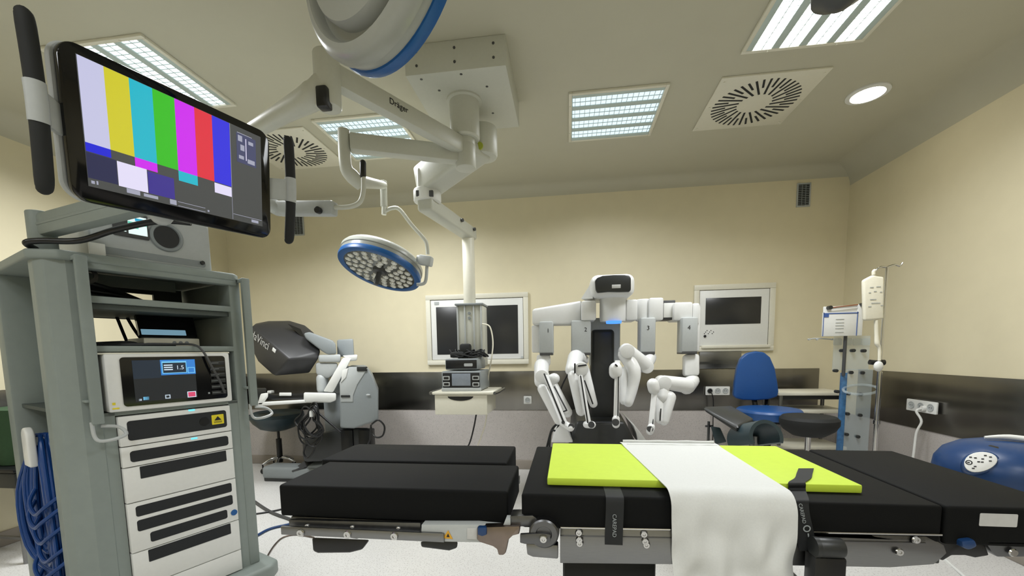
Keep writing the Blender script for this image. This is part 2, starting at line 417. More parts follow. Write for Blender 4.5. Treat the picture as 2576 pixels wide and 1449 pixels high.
wm2 = wall_monitor(1.225, 1.965, 1.225, 1.869, at(1774, 750, y=YB).x, at(1913, 750, y=YB).x, 1.487, 1.742, 'smaller white framed wall screen above the blue chair')
l = MB(); l.b2(1.30, 1.93, YB - .05, YB - .01, 1.255, 1.285, .008); l.build('ledge', 'offw', wm2)
l = MB()
for k in range(8): l.cyl((1.33 + .012 * k, YB - .024, 1.40 + .015 * (k % 3)), (1.33 + .012 * k, YB - .018, 1.40 + .015 * (k % 3)), .004, seg=8)
l.cyl((1.335, YB - .03, 1.375), (1.335, YB - .018, 1.375), .012, seg=12); l.build('button', 'ink', wm2)
# ------------------------------------------------------------------ sockets
def socket(name, label, org, xd, nrm, n, w, h):
    t = thing(name, label, 'wall socket', org, 0, 'white wall sockets')
    F0 = fr(V(org) + V(nrm) * .022, xd, nrm)
    MB().rrect(F0, w, h, .012, .006, 3, .002).build('plate', 'white', t)
    for k in range(n):
        F1 = F0 @ Matrix.Translation(((k - (n - 1) / 2) * w / n * .96, 0, .001))
        g = MB(F1); g.lathe([(.027, 0), (.027, .003), (.023, .003), (.021, .0008), (0, .0008)], (0, 0, 0), (0, 0, 1), 24)
        o = g.build('outlet', 'lgrey', t)
        g = MB(F1)
        for sx in (-1, 1): g.cyl((sx * .009, 0, .0), (sx * .009, 0, .0018), .003, seg=8)
        g.build('pin_holes', 'ink', o)
    return t
socket('wall_socket', 'single square white socket on the steel band left of the robot', (-.416, YB - .012, .748), (1, 0, 0), (0, -1, 0), 1, .082, .082)
socket('wall_socket', 'triple white socket left of the blue chair with a black plug in it', (1.466, YB - .012, .838), (1, 0, 0), (0, -1, 0), 3, .225, .085)
socket('wall_socket', 'triple white socket on the right wall with a white lead', (XR - .012, 3.363, .812), (0, -1, 0), (-1, 0, 0), 3, .26, .085)
mb = MB(); c0 = V((1.39, YB - .05, .838)); mb.cyl(c0, c0 + V((0, .035, 0)), .022, seg=16, bev=.004)
mb.tube([c0, c0 + V((.01, -.03, -.03)), c0 + V((.025, -.03, -.12)), c0 + V((.03, -.02, -.35)), c0 + V((.05, -.03, -.8)), c0 + V((.2, -.05, -.83))], .005)
solo(mb, 'power_plug', 'black', 'black plug with its lead in the triple socket left of the blue chair', 'plug', (1.39, YB - .04, .838))
mb = MB(); c0 = V((XR - .055, 3.33, .80)); mb.cyl(c0, c0 + V((.035, 0, 0)), .02, seg=16, bev=.004)
mb.tube([c0, c0 + V((-.03, .0, -.02)), at(2318, 1060, x=2.5), at(2305, 1090, x=2.48), at(2297, 1150, x=2.46), (2.44, 3.3, .2), (2.35, 3.1, .01), (2.1, 2.4, .008)], .008)
solo(mb, 'power_lead', 'white', 'white power lead hanging down from the socket on the right wall', 'cable', (XR - .05, 3.33, .80))
# ================================================================== ceiling boom
SPX, SPY = -.605, 2.58           # axis of the boom spindle
t = thing('ceiling_mount', 'big grey-white box on the ceiling with a thick round column', 'ceiling mount', (SPX, SPY, HZ))
b = MB(); b.b2(-.865, -.315, 2.315, 2.925, 2.745, HZ, .004)
b.build('housing', 'boom', t)
b = MB()
for px, py in ((1105, 228), (1225, 218), (1240, 285), (1160, 187), (1060, 200)):
    p = at(px, py, z=2.744); b.cyl(p, p + V((0, 0, .004)), .008, seg=10)
for x in (-.8, -.59, -.38): b.cyl((x, 2.312, 2.86), (x, 2.316, 2.86), .007, seg=10); b.cyl((x, 2.312, 2.79), (x, 2.316, 2.79), .007, seg=10)
b.build('screw', 'dgrey', t)
b = MB(); b.lathe([(0, 2.745), (.104, 2.745), (.104, 2.735), (.088, 2.73), (.088, 2.53), (.08, 2.52), (0, 2.52)], (SPX, SPY, 0), (0, 0, 1)); b.build('column', 'boom', t)
b = MB(); b.cyl((SPX, SPY, 2.375), (SPX, SPY, 2.525), .05, bev=.004); b.build('spindle', 'boom', t)
# -- pendant boom
t = thing('equipment_pendant', 'grey-white jointed ceiling boom carrying the hanging equipment column', 'ceiling boom', (SPX, SPY, 2.55))
A0 = V((-.425, 2.60, 2.575)); A1 = V((-1.005, 2.965, 2.44))
dA = (A1 - A0).normalized()
b = MB(); b.cyl((SPX + .075, SPY + .15, 2.475), (SPX + .075, SPY + .15, 2.66), .095, seg=36, bev=.02); b.cyl((SPX + .0, SPY + .16, 2.55), (SPX + .0, SPY + .16, HZ - .15), .05)
b.beam(A0 + dA * .12, A1, .17, .2, .03, seg=3); b.build('upper_arm', 'boom', t)
b = MB(); p = at(1206, 366, y=2.628); b.cyl(p, p + V((0, .012, 0)), .022, seg=16); b.build('sticker', 'tealmark', t)
J = at(1075, 490, y=2.93)
b = MB(); b.beam(J + V((0, 0, .16)), J + V((0, 0, -.01)), .13, .14, .025, up=(1, .4, 0)); b.cyl(J + V((0, 0, -.055)), J + V((0, 0, .03)), .095, bev=.012); b.build('elbow_joint', 'white', t)
b = MB()
for px in (1052, 1085): p = at(px, 487, y=2.85); b.box(p, (.028, .02, .04), .004)
b.build('brake_window', 'dgrey', t)
b = MB(); b.cyl(J + V((.005, 0, -.075)), J + V((.005, 0, -.05)), .05); b.build('bearing_cap', 'dgrey', t)
PX, PY = -.845, 3.62
D0 = J + V((.01, .0, -.10)); D1 = V((PX + .0, PY, 2.30)); D0.z = 2.275; D1.z = 2.275
b = MB(); b.beam(D0, D1, .115, .10, .02, ext=.07, seg=3); b.build('lower_arm', 'boom', t)
b = MB()
for q in (.62, .99):
    p = D0.lerp(D1, q) + V((.06, -.02, .02)); b.cyl(p, p + V((.012, -.005, 0)), .014, seg=12)
b.build('arm_cap', 'dgrey', t)
b = MB(); b.cyl((PX, PY, 1.66), (PX, PY, 2.24), .052, bev=.004); b.build('drop_tube', 'offw', t)
b = MB(); x0, x1 = at(1148, 800, y=3.52).x, at(1214, 800, y=3.52).x
b.b2(x0, x1, 3.52, 3.72, 1.13, 1.655, .012); b.build('equipment_column', 'boom', t)
b = MB()
for x in (x0 + .012, x0 + .075, x1 - .075, x1 - .012): b.b2(x - .006, x + .006, 3.508, 3.53, 1.14, 1.65, .003)
b.build('rail', 'lgrey', t)
b = MB(); b.b2(x0 - .008, x1 + .008, 3.50, 3.73, 1.65, 1.668, .005); b.build('top_plate', 'mgrey', t)
b = MB()
for k, z in enumerate((1.585, 1.545)): b.cyl(((x0 + x1) / 2, 3.512, z), ((x0 + x1) / 2, 3.525, z), .012, seg=12)
b.build('gas_outlet', 'mgrey', t)
q0, q1 = at(1092, 985, y=3.25), at(1228, 1035, y=3.25)
b = MB(); b.b2(q0.x - .01, q1.x + .05, 3.22, 3.66, .918, .942, .008); b.build('shelf', 'offw', t)
b = MB(); b.tube([(q1.x + .06, 3.22, .93), (q1.x + .075, 3.3, .93), (q1.x + .075, 3.62, .93)], .012); b.tube([(q0.x - .02, 3.22, .93), (q0.x - .035, 3.3, .93), (q0.x - .035, 3.62, .93)], .012)
b.build('rail_bar', 'steel', t)
dz0, dz1 = .755, .915
b = MB(); b.b2(q0.x + .005, q1.x - .005, 3.24, 3.64, dz0, dz1, .006); dr = b.build('drawer', 'offw', t)
b = MB(); cx_ = (q0.x + q1.x) / 2
b.prism([(cx_ + .105 * math.cos(a), 3.237, dz1 - .012 + .035 * math.sin(a)) for a in [PI + PI * k / 12 for k in range(13)]], (0, .004, 0)); b.build('finger_pull', 'black', dr)
# devices on the pendant
def esu(name, label, px0, py0, px1, py1, Y, m, d, parts):
    a, c = at(px0, py0, y=Y), at(px1, py1, y=Y)
    t = thing(name, label, 'surgical generator', ((a.x + c.x) / 2, Y + d / 2, c.z))
    MB().b2(a.x, c.x, Y, Y + d, c.z, a.z, .012).build('housing', m, t)
    return t, a, c
t, a, c = esu('electrosurgical_unit', 'grey surgical generator with a small screen on the pendant shelf', 1110, 934, 1211, 983, 3.26, 'mgrey', .36, 0)
z0 = .943
w = c.x - a.x
b = MB(); b.b2(a.x + .012, c.x - .012, 3.254, 3.262, z0 + .03, a.z - .014, .004); b.build('front_panel', 'black', t)
b = MB(); b.b2(a.x + w * .27, a.x + w * .74, 3.25, 3.256, z0 + .045, a.z - .02, .002); b.build('screen', mat('pale_lcd_glass', S(132, 140, 150), .15), t)
for sx, sz in ((.13, .66), (.13, .36), (.87, .66), (.87, .34)):
    b = MB(); b.rrect(fr((a.x + w * sx, 3.25, z0 + (a.z - z0) * sz), (1, 0, 0), (0, -1, 0)), w * .17, .034, .004, .006); s_ = b.build('socket_bezel', 'lgrey', t)
    b = MB(); b.rrect(fr((a.x + w * sx, 3.248, z0 + (a.z - z0) * sz), (1, 0, 0), (0, -1, 0)), w * .12, .018, .003, .004); b.build('socket_slot', 'black', s_)
b = MB(); b.b2(a.x, c.x, 3.252, 3.262, z0, z0 + .028, .004); b.build('lower_trim', 'lgrey', t)
t, a2, c2 = esu('electrosurgical_unit', 'slimmer black-fronted surgical generator stacked on the one with a screen', 1119, 903, 1202, 930, 3.28, 'mgrey', .32, 0)
b = MB(); b.b2(a2.x + .008, c2.x - .008, 3.274, 3.283, c2.z + .01, a2.z - .01, .004); b.build('front_panel', 'black', t)
b = MB(); b.rrect(fr((c2.x - .075, 3.271, (a2.z + c2.z) / 2 - .005), (1, 0, 0), (0, -1, 0)), .07, .024, .004, .006); b.build('socket_bezel', 'lgrey', t)
mb = MB(); zt = a2.z + .012; xm = (a2.x + c2.x) / 2
rr = random.Random(3)
for k in range(16):
    a_ = rr.uniform(0, 6.28); cx_, cy_ = xm + rr.uniform(-.06, .1), 3.42 + rr.uniform(-.05, .05)
    ra, h = rr.uniform(.05, .10), rr.uniform(0, .05)
    mb.tube([(cx_ + ra * math.cos(a_ + q * .8), cy_ + ra * .8 * math.sin(a_ + q * .8), zt + h * (1 + math.sin(q * 1.7)) * .7) for q in range(9)], .006, 6, 4)
mb.box((xm + .01, 3.40, zt + .06), (.09, .08, .10), .02); mb.box((xm - .05, 3.38, zt + .02), (.12, .1, .05), .02)
solo(mb, 'cable_pile', 'blackmat', 'heap of coiled black cables on top of the stacked generators', 'cable', (xm, 3.42, zt - .01))
mb = MB(); mb.tube([at(1213, 815, y=3.5), at(1232, 822, y=3.5), at(1240, 860, y=3.5), at(1236, 905, y=3.5), at(1228, 950, y=3.56), at(1226, 1000, y=3.6), at(1222, 1060, y=3.62), at(1210, 1100, y=3.66), (-.86, 3.75, .3), (-.9, 3.8, .006)], .006)
solo(mb, 'hose', 'drip', 'thin pale hose curving off the pendant column past the drawer', 'hose', at(1213, 815, y=3.5))
mb = MB(); mb.tube([at(1199, 1036, y=3.60), at(1192, 1075, y=3.62), at(1180, 1118, y=3.64), (-.98, 3.7, .3), (-1.02, 3.78, .006)], .007)
solo(mb, 'power_lead', 'black', 'black lead hanging from the pendant drawer to the floor', 'cable', at(1199, 1036, y=3.60))
# -- lamp head, built along axis n (light side = +n)
def lamp_head(t, c, n, R_=.31, front=True, up=(0, 0, 1)):
    n = V(n).normalized(); c = V(c)
    u = V(up); x = u.cross(n).normalized(); Fm = fr(c, x, n)
    L_ = lambda prof: [(r * R_ / .31, z * R_ / .31) for r, z in prof]
    MB(Fm).lathe(L_([(0, -.135), (.10, -.133), (.11, -.125), (.205, -.124), (.222, -.119), (.228, -.108), (.229, -.072), (.260, -.068), (.264, -.096), (.272, -.106), (.288, -.104), (.302, -.092), (.313, -.075), (.314, -.05), (.307, -.046), (.306, -.02), (.298, -.012), (.298, .012), (.27, .014)]), (0, 0, 0), (0, 0, 1), 72).build('shell', 'lampsh', t)
    MB(Fm).lathe(L_([(.299, -.022), (.312, -.018), (.316, .0), (.312, .016), (.29, .020), (.268, .017), (.268, .006), (.299, -.022)]), (0, 0, 0), (0, 0, 1), 72).build('rim', 'blue', t)
    MB(Fm).lathe(L_([(0, .008), (.27, .008), (.272, .013), (0, .013)]), (0, 0, 0), (0, 0, 1), 72).build('light_field', 'lensd', t)
    k_ = R_ / .31
    for rad, num in ((.235, 20), (.185, 16), (.135, 11), (.088, 7)):
        for k in range(num):
            a = 2 * PI * k / num + rad * 9
            p = (rad * k_ * math.cos(a), rad * k_ * math.sin(a), .013 * k_)
            g = MB(Fm); g.lathe([(.0245 * k_, 0), (.0225 * k_, .006), (.013 * k_, .002), (.008 * k_, .006), (0, .008)], p, (0, 0, 1), 12)
            g.build('lens', 'lens', t)
    g = MB(Fm); g.lathe([(0, .0), (.055 * k_, .012), (.05 * k_, .03), (.02 * k_, .035), (.019 * k_, .06), (.022 * k_, .10), (.017 * k_, .13), (0, .134)], (0, 0, 0), (0, 0, 1), 24)
    g.build('handle', 'dgrey', t)
    return Fm
# -- lower lamp arm and lamp
BZ = 2.43
t = thing('surgical_light', 'round surgical lamp with blue rim hanging on its arm by the back wall', 'surgical lamp', (SPX, SPY, BZ), 0, 'blue rimmed surgical lamps')
B0 = V((SPX, SPY, BZ)); B1 = at(866, 358, z=BZ)
b = MB(); b.beam(B0, B1, .07, .092, .010, ext=-.03); b.cyl(B0 + V((0, 0, -.075)), B0 + V((0, 0, .06)), .062, bev=.006); b.build('extension_arm', 'boom', t)
b = MB(); b.tube([B1 + V((0, 0, .065)), B1 + V((0, 0, -.12)), B1 + V((.02, .03, -.17)), B1 + V((.055, .07, -.205))], [.032, .033, .04, .036], 14, 5); b.build('arm_joint', 'boom', t)
LC = V((-1.431, 3.136, 1.902))
K0 = B1 + V((.05, .06, -.19)); K1 = at(965, 466, y=2.95)
b = MB(); b.limb(K0, K1, .036, .026); b.build('spring_arm', 'boom', t)
b = MB(); b.cyl(K1 + V((0, 0, .03)), at(966, 520, y=2.95), .024, bev=.004)
b.tube([at(966, 533, y=2.95), at(985, 524, y=2.97), at(1005, 527, y=2.99), at(1035, 565, y=3.02), at(1062, 595, y=3.04), at(1073, 612, y=3.05), at(1076, 640, y=3.06)], .0135)
b.cyl(at(966, 518, y=2.95), at(966, 540, y=2.95), .017); b.build('bent_tube', 'boom', t)
rL = (LC - EYE).normalized(); th = math.radians(63)
nL = V((-.176, -.341, -.923))
lamp_head(t, LC, nL)
b = MB(); ym = 3.06; b.box(at(1071, 656, y=ym), (.10, .07, .07), .012, rot=Matrix.Rotation(.2, 3, 'Y')); b.tube([at(1050, 650, y=ym), at(1071, 655, y=ym)], .025, smooth=False)
b.tube([at(1074, 668, y=ym), at(1072, 700, y=ym), at(1066, 713, y=ym), at(1048, 716, y=ym - .02)], .0125); b.build('yoke', 'lgrey', t)
# -- upper arm with the text, spring arm, tube and camera box
AZ = 2.475
t = thing('monitor_support_arm', 'grey-white ceiling arm with dark lettering, running down behind the colour bar monitor', 'ceiling arm', (SPX, SPY, AZ))
A0 = V((SPX, SPY, AZ)); A1 = at(822, 182, z=AZ); dA = (A1 - A0).normalized()
b = MB(); b.beam(A0, A1, .062, .092, .008, ext=-.02); b.cyl(A0 + V((0, 0, -.03)), A0 + V((0, 0, .055)), .06, bev=.006); b.build('extension_arm', 'boom', t)
nA = V((-dA.y, dA.x, 0)); nA = nA if nA.dot(EYE - A0) > 0 else -nA
tp = at(1030, 255, z=AZ); tp = A0 + dA * (tp - A0).dot(dA) + nA * .032
b = MB(); b.text('Dräger', .040, fr(tp + V((0, 0, .008)), -dA, nA), .0008); b.build('lettering', 'ink', t)
b = MB(); b.cyl(A1 + V((0, 0, .075)), A1 + V((0, 0, -.15)), .055, bev=.008); b.build('arm_joint', 'boom', t)
P1 = at(800, 222, y=1.80); P2 = at(655, 318, y=1.98)
b = MB(); b.tube([P1 + V((.02, 0, .03)), P1 + V((-.03, .01, -.02)), P1.lerp(P2, .5) + V((0, 0, -.008)), P2, P2 + (P2 - P1).normalized() * .14], [.034, .050, .040, .034, .033], 18, 6, round_ends=True, flat=1.15); b.build('spring_arm', 'boom', t)
p = at(815, 248, y=1.775); b = MB(); b.box(p, (.05, .05, .085), .008); b.build('joint_boot', 'black', t)
Q0 = at(600, 470, y=2.30); Q1 = at(700, 525, y=2.25); Q2 = at(843, 525, y=2.2)
b = MB(); b.limb(P2 + (P2 - P1).normalized() * .12, Q0, .035); b.limb(Q0, Q1, .04); b.build('hanger', 'lgrey', t)
b = MB(); b.beam(Q1, Q2, .06, .075, .012); b.build('camera_box', 'lgrey', t)
p = at(799, 528, y=2.16); b = MB(); b.cyl(p + V((0, .02, 0)), p + V((0, -.008, 0)), .018, bev=.004); b.build('knob', 'black', t)
b = MB(); b.tube([at(840, 522, y=2.2), at(880, 520, y=2.2), at(905, 508, y=2.2), at(914, 480, y=2.2), at(914, 440, y=2.2)], .0125); b.build('bent_tube', 'boom', t)
b = MB(); b.limb(at(913, 442, y=2.2), at(913, 410, y=2.2), .0165); b.build('grip', 'black', t)
# -- large near lamp, back turned to the viewer
LB = V((-.503, 1.237, 2.365)); nB = V((.478, .878, .01)).normalized()
t = thing('surgical_light', 'big near surgical lamp seen from its stepped back at the top of the view', 'surgical lamp', LB, 0, 'blue rimmed surgical lamps')
Fm = lamp_head(t, LB, nB, .288)
pk = LB - nB * .045; b = MB(); b.tube([pk + V((0, 0, .29)), pk + V((0, 0, HZ - pk.z))], .028, smooth=False); b.build('yoke', 'boom', t)
# -- dark knuckle in front of the brightest light
t = thing('lamp_arm_joint', 'dark brownish rounded joint hanging in front of the brightest ceiling light', 'ceiling arm', at(2115, -20, y=1.5))
p = at(2115, -12, y=1.5); b = MB(); b.lathe([(0, -.035), (.03, -.03), (.05, -.012), (.075, 0), (.078, .06), (0, .06)], p, (0, 0, 1)); b.build('hub', 'dgrey', t)
b = MB(); b.cyl(p + V((0, 0, .05)), V((p.x, p.y, HZ)), .035); b.build('drop_tube', 'boom', t)
# ================================================================== patient-side robot
YR = 3.26
def r8(x, y, Y): return at(*c8(x, y), y=Y)
t = thing('surgical_robot', 'white four-armed surgical robot behind the operating table', 'robot', (.30, 3.6, 0))
def hbar(b, x0, y0, x1, y1, Y, d, bev=.015):
    a, c = r8(x0, y0, Y), r8(x1, y1, Y); b.b2(a.x, c.x, Y, Y + d, c.z, a.z, bev)
# base
bx0, bx1 = r8(385, 1250, 3.25).x, r8(885, 1250, 3.25).x; bz = r8(640, 1240, 3.25).z
b = MB(); b.hull([(bx0 + .06, 3.25, bz), (bx1 - .08, 3.25, bz), (bx0, 3.25, bz - .2), (bx1 + .02, 3.25, bz - .2), (bx0 - .04, 3.22, .10), (bx1 + .06, 3.22, .10), (bx0 + .03, 3.95, bz), (bx1 - .05, 3.95, bz), (bx0, 3.98, .1), (bx1, 3.98, .1)], .04, 3); b.build('base_cover', 'xgrey', t)
b = MB(); pl = [r8(x, y, 3.3) for x, y in ((835, 1238), (870, 1262), (925, 1330), (975, 1400), (900, 1400), (888, 1330), (868, 1280))]; b.prism(pl, (0, .5, 0), .01)
pl = [r8(x, y, 3.2) for x, y in ((320, 1250), (375, 1300), (420, 1400), (255, 1400), (285, 1320))]; b.prism(pl, (0, .35, 0), .01); b.build('fender', 'robot', t)
b = MB(); b.b2(bx0 - .06, bx1 + .08, 3.12, 4.0, .03, .13, .03); b.build('chassis', 'lgrey', t)
for sx in (bx0, bx1):
    for sy in (3.2, 3.88):
        b = MB(); b.cyl((sx - .025, sy, .05), (sx + .025, sy, .05), .05, bev=.008); b.build('wheel', 'blackmat', t)
# column
cA, cB = r8(552, 560, 3.44), r8(728, 560, 3.44)
b = MB(); b.b2(cA.x, cB.x, 3.44, 3.66, .45, cA.z, .03, 3); b.build('column', 'xgrey', t)
b = MB(); b.b2(cA.x - .004, cB.x + .05, 3.47, 3.70, cA.z - .3, r8(560, 470, 3.44).z, .02); b.b2(cB.x + .008, cB.x + .05, 3.5, 3.7, .8, cA.z, .01); b.build('column_sleeve', 'lgrey', t)
# boom head
b = MB(); hx0, hx1 = r8(548, 150, 3.2).x, r8(878, 150, 3.2).x; hz1, hz0 = r8(700, 148, 3.2).z, r8(700, 318, 3.2).z
b.b2(hx0, hx1, 3.16, 3.62, hz0, hz1, .055, 4); b.hull([(hx0 + .02, 3.25, hz1 - .03), (hx0 + .02, 3.55, hz1 - .03), (hx0 + .02, 3.55, hz0), (hx0 + .02, 3.25, hz0), r8(478, 330, 3.3), r8(478, 330, 3.5)]); b.build('boom_head', 'robot', t)
Yv = 3.13
pts = [(582, 195), (600, 172), (640, 158), (720, 152), (800, 152), (838, 156), (850, 175), (850, 262), (842, 275), (760, 277), (680, 276), (600, 283), (588, 262)]
b = MB(); b.prism([r8(x, y, Yv) for x, y in pts], (0, .06, 0), .01); vz = b.build('visor', 'xgrey', t)
b = MB(); b.box(r8(740, 238, Yv - .002), (.062, .004, .026), .002); b.build('logo_plate', 'label', vz)
dc = r8(718, 380, 3.3); rz = (r8(822, 380, 3.2).x - r8(615, 380, 3.2).x) / 2
zt_, zb_ = r8(718, 292, 3.2).z, r8(718, 492, 3.2).z
b = MB(); b.lathe([(0, zt_), (rz * 1.03, zt_), (rz * 1.03, zt_ - .03), (rz, zt_ - .04), (rz, zb_ + .02), (rz * .95, zb_), (0, zb_)], (dc.x, 3.32, 0), (0, 0, 1), 48); b.build('drum', 'robot', t)
b = MB(); b.lathe([(0, zb_), (rz * .58, zb_), (rz * .55, zb_ - .018), (0, zb_ - .018)], (dc.x, 3.26, 0), (0, 0, 1)); b.build('status_light', glow('blue_status_glow', S(70, 140, 255), 1.6), t)
# cross beam left / right
b = MB()
a_, c_ = r8(110, 405, 3.2), r8(485, 342, 3.3)
b.hull([(a_.x, 3.2, a_.z), (c_.x, 3.3, c_.z), (c_.x, 3.3, r8(485, 520, 3.3).z), (a_.x, 3.2, r8(110, 527, 3.2).z), (a_.x + .03, 3.36, a_.z), (c_.x, 3.52, c_.z), (c_.x, 3.52, r8(485, 520, 3.3).z), (a_.x + .03, 3.36, r8(110, 527, 3.2).z)], .02, 3)
hbar(b, 480, 345, 590, 490, 3.24, .3); b.build('left_wing', 'robot', t)
b = MB(); hbar(b, 815, 335, 900, 490, 3.27, .24); pc = r8(945, 410, 3.3); b.cyl((pc.x, 3.33, r8(945, 494, 3.3).z), (pc.x, 3.33, r8(945, 332, 3.3).z), .058, bev=.01)
hbar(b, 985, 322, 1092, 490, 3.25, .24); b.build('right_wing', 'robot', t)
b = MB(); hbar(b, 1085, 342, 1178, 485, 3.27, .18, .006); jb = b.build('joint_box', 'dgrey', t)
b = MB(); hbar(b, 1094, 362, 1170, 468, 3.262, .02, .003); b.build('joint_window', 'white', jb)
b = MB(); hbar(b, 1170, 356, 1310, 490, 3.22, .22); hbar(b, 1308, 362, 1362, 520, 3.22, .2); b.build('end_block', 'robot', t)
# four set-up columns with numbers
def link(n, x0, y0, x1, y1, Y, ym, num, lx, ly):
    a, c = r8(x0, y0, Y), r8(x1, y1, Y)
    b = MB(); b.b2(a.x, c.x, Y, Y + .15, c.z, a.z + .02, .012); o = b.build('arm_column', 'lgrey', t)
    b = MB(); b.b2(a.x + .004, c.x - .004, Y - .003, Y + .153, c.z - .008, c.z + .012, .002); b.build('joint_ring', 'dgrey', o)
    b = MB(); b.text(num, .044, fr(V((r8(lx, ly, Y).x, Y - .001, r8(lx, ly, Y).z)), (1, 0, 0), (0, -1, 0))); b.build('arm_number', 'ink', o)
    return a, c
link(0, 165, 520, 272, 742, 3.2, 0, '1', 233, 568)
link(1, 405, 512, 552, 742, 3.25, 0, '2', 512, 560)
link(2, 922, 492, 1032, 735, 3.2, 0, '3', 978, 548)
link(3, 1232, 488, 1345, 732, 3.16, 0, '4', 1282, 545)
b = MB(); hbar(b, 110, 527, 186, 730, 3.24, .12, .012); hbar(b, 1318, 380, 1362, 720, 3.24, .12, .012); b.build('rear_cover', 'robot', t)
def arm(parts):
    o = None
    for name, m, segs in parts:
        b = MB()
        for sg in segs:
            if sg[0] == 'l': b.limb(r8(*sg[1]), r8(*sg[2]), sg[3], sg[4] if len(sg) > 4 else None, flat=sg[5] if len(sg) > 5 else 1)
            elif sg[0] == 't': b.tube([r8(*p) for p in sg[1]], sg[2], 14, 6, round_ends=True)
            elif sg[0] == 'b': b.beam(r8(*sg[1]), r8(*sg[2]), sg[3], sg[4], sg[5])
            elif sg[0] == 'c': p = r8(*sg[1]); b.cyl(p + V(sg[3]) * .5, p - V(sg[3]) * .5, sg[2], bev=.006)
        o = b.build(name, m, t)
    return o
# arm 1 (leftmost)
arm([('lower_column', 'robot', [('b', (200, 745, 3.27), (200, 830, 3.27), .11, .105, .02)]),
     ('forearm', 'robot', [('l', (185, 830, 3.22), (180, 945, 3.1), .058, .05), ('c', (190, 905, 3.12), .05, (0, .14, 0)), ('l', (278, 925, 3.1), (225, 950, 3.12), .042)]),
     ('parallel_link', 'robot', [('l', (190, 1000, 3.05), (310, 1235, 2.98), .036, .032), ('l', (250, 930, 3.12), (375, 1175, 3.05), .034, .038)]),
     ('insertion_axis', 'robot', [('b', (215, 900, 3.02), (365, 1270, 2.9), .03, .026, .006), ('l', (345, 1255, 2.93), (400, 1290, 2.88), .026)]),
     ('cable_run', 'black', [('l', (205, 890, 3.0), (345, 1240, 2.88), .006), ('l', (280, 985, 3.06), (372, 1160, 2.98), .005), ('l', (372, 1160, 2.98), (330, 1175, 2.98), .005)])])
b = MB(); p = r8(405, 1280, 2.86); b.cyl(p + V((0, .02, 0)), p, .02, seg=16); p = r8(345, 1250, 2.88); b.cyl(p + V((0, .02, 0)), p, .012, seg=16); b.build('instrument_clip', 'dgrey', t)
# arm 2
arm([('lower_column', 'robot', [('b', (470, 745, 3.3), (460, 800, 3.28), .12, .12, .02)]),
     ('forearm', 'robot', [('l', (440, 770, 3.22), (410, 860, 3.12), .062, .05), ('c', (480, 850, 3.1), .05, (0, .14, 0))]),
     ('parallel_link', 'robot', [('l', (420, 905, 3.06), (478, 1165, 3.0), .040, .036), ('l', (490, 870, 3.1), (570, 1110, 3.04), .052, .03)]),
     ('insertion_axis', 'robot', [('b', (470, 900, 3.0), (540, 1280, 2.9), .028, .026, .006), ('l', (520, 1265, 2.92), (560, 1268, 2.9), .026)]),
     ('cable_run', 'black', [('l', (432, 815, 3.03), (432, 880, 3.02), .006), ('l', (475, 905, 2.97), (528, 1250, 2.88), .005), ('l', (505, 940, 3.0), (565, 1110, 2.97), .005), ('l', (460, 830, 3.03), (515, 822, 3.03), .006), ('t', [(385, 880, 3.1), (345, 960, 3.12), (325, 1010, 3.14)], .006)])])
b = MB(); p = r8(555, 1268, 2.87); b.cyl(p + V((0, .02, 0)), p, .022, seg=16); b.build('instrument_clip', 'dgrey', t)
# arm 3
arm([('forearm', 'robot', [('l', (985, 770, 3.24), (960, 830, 3.2), .052, .048), ('l', (950, 820, 3.16), (815, 715, 3.08), .054, .052), ('c', (815, 720, 3.08), .05, (0, .13, 0)), ('c', (960, 835, 3.18), .048, (0, .12, 0))]),
     ('parallel_link', 'robot', [('t', [(800, 745, 3.1), (870, 860, 3.05), (862, 980, 3.03), (830, 1100, 3.0)], [.046, .048, .040, .034]), ('l', (805, 870, 3.08), (795, 1090, 3.02), .036, .028)]),
     ('insertion_axis', 'robot', [('b', (750, 790, 3.0), (738, 1280, 2.9), .036, .03, .006), ('l', (735, 850, 2.98), (735, 880, 2.98), .045), ('l', (738, 1225, 2.9), (738, 1265, 2.9), .026)]),
     ('cable_run', 'black', [('l', (735, 820, 2.94), (745, 830, 2.94), .006), ('l', (758, 880, 2.96), (752, 1200, 2.88), .004)])])
b = MB(); p = r8(736, 1250, 2.865); b.cyl(p + V((0, .02, 0)), p, .024, seg=16); b.build('instrument_clip', 'dgrey', t)
# arm 4 (rightmost)
arm([('lower_column', 'robot', [('b', (1294, 745, 3.24), (1294, 905, 3.22), .105, .11, .02)]),
     ('forearm', 'robot', [('l', (1305, 940, 3.2), (1265, 985, 3.16), .05, .055), ('l', (1265, 975, 3.14), (1090, 950, 3.06), .056, .048), ('c', (1085, 955, 3.06), .05, (0, .13, 0))]),
     ('parallel_link', 'robot', [('l', (1080, 985, 3.05), (1085, 1060, 3.02), .048), ('l', (1135, 1065, 3.02), (1095, 1235, 2.98), .045, .036), ('l', (1060, 1080, 3.02), (1060, 1230, 2.97), .036, .028)]),
     ('insertion_axis', 'robot', [('b', (1030, 975, 2.98), (998, 1300, 2.88), .036, .032, .006), ('l', (1012, 965, 2.96), (1020, 1000, 2.96), .04), ('l', (1000, 1285, 2.88), (992, 1315, 2.88), .026)]),
     ('cable_run', 'black', [('l', (1035, 1040, 2.96), (1010, 1270, 2.87), .004), ('l', (1072, 1150, 2.95), (1066, 1235, 2.94), .004)])])
b = MB(); p = r8(993, 1300, 2.855); b.cyl(p + V((0, .02, 0)), p, .02, seg=16); b.build('instrument_clip', 'dgrey', t)
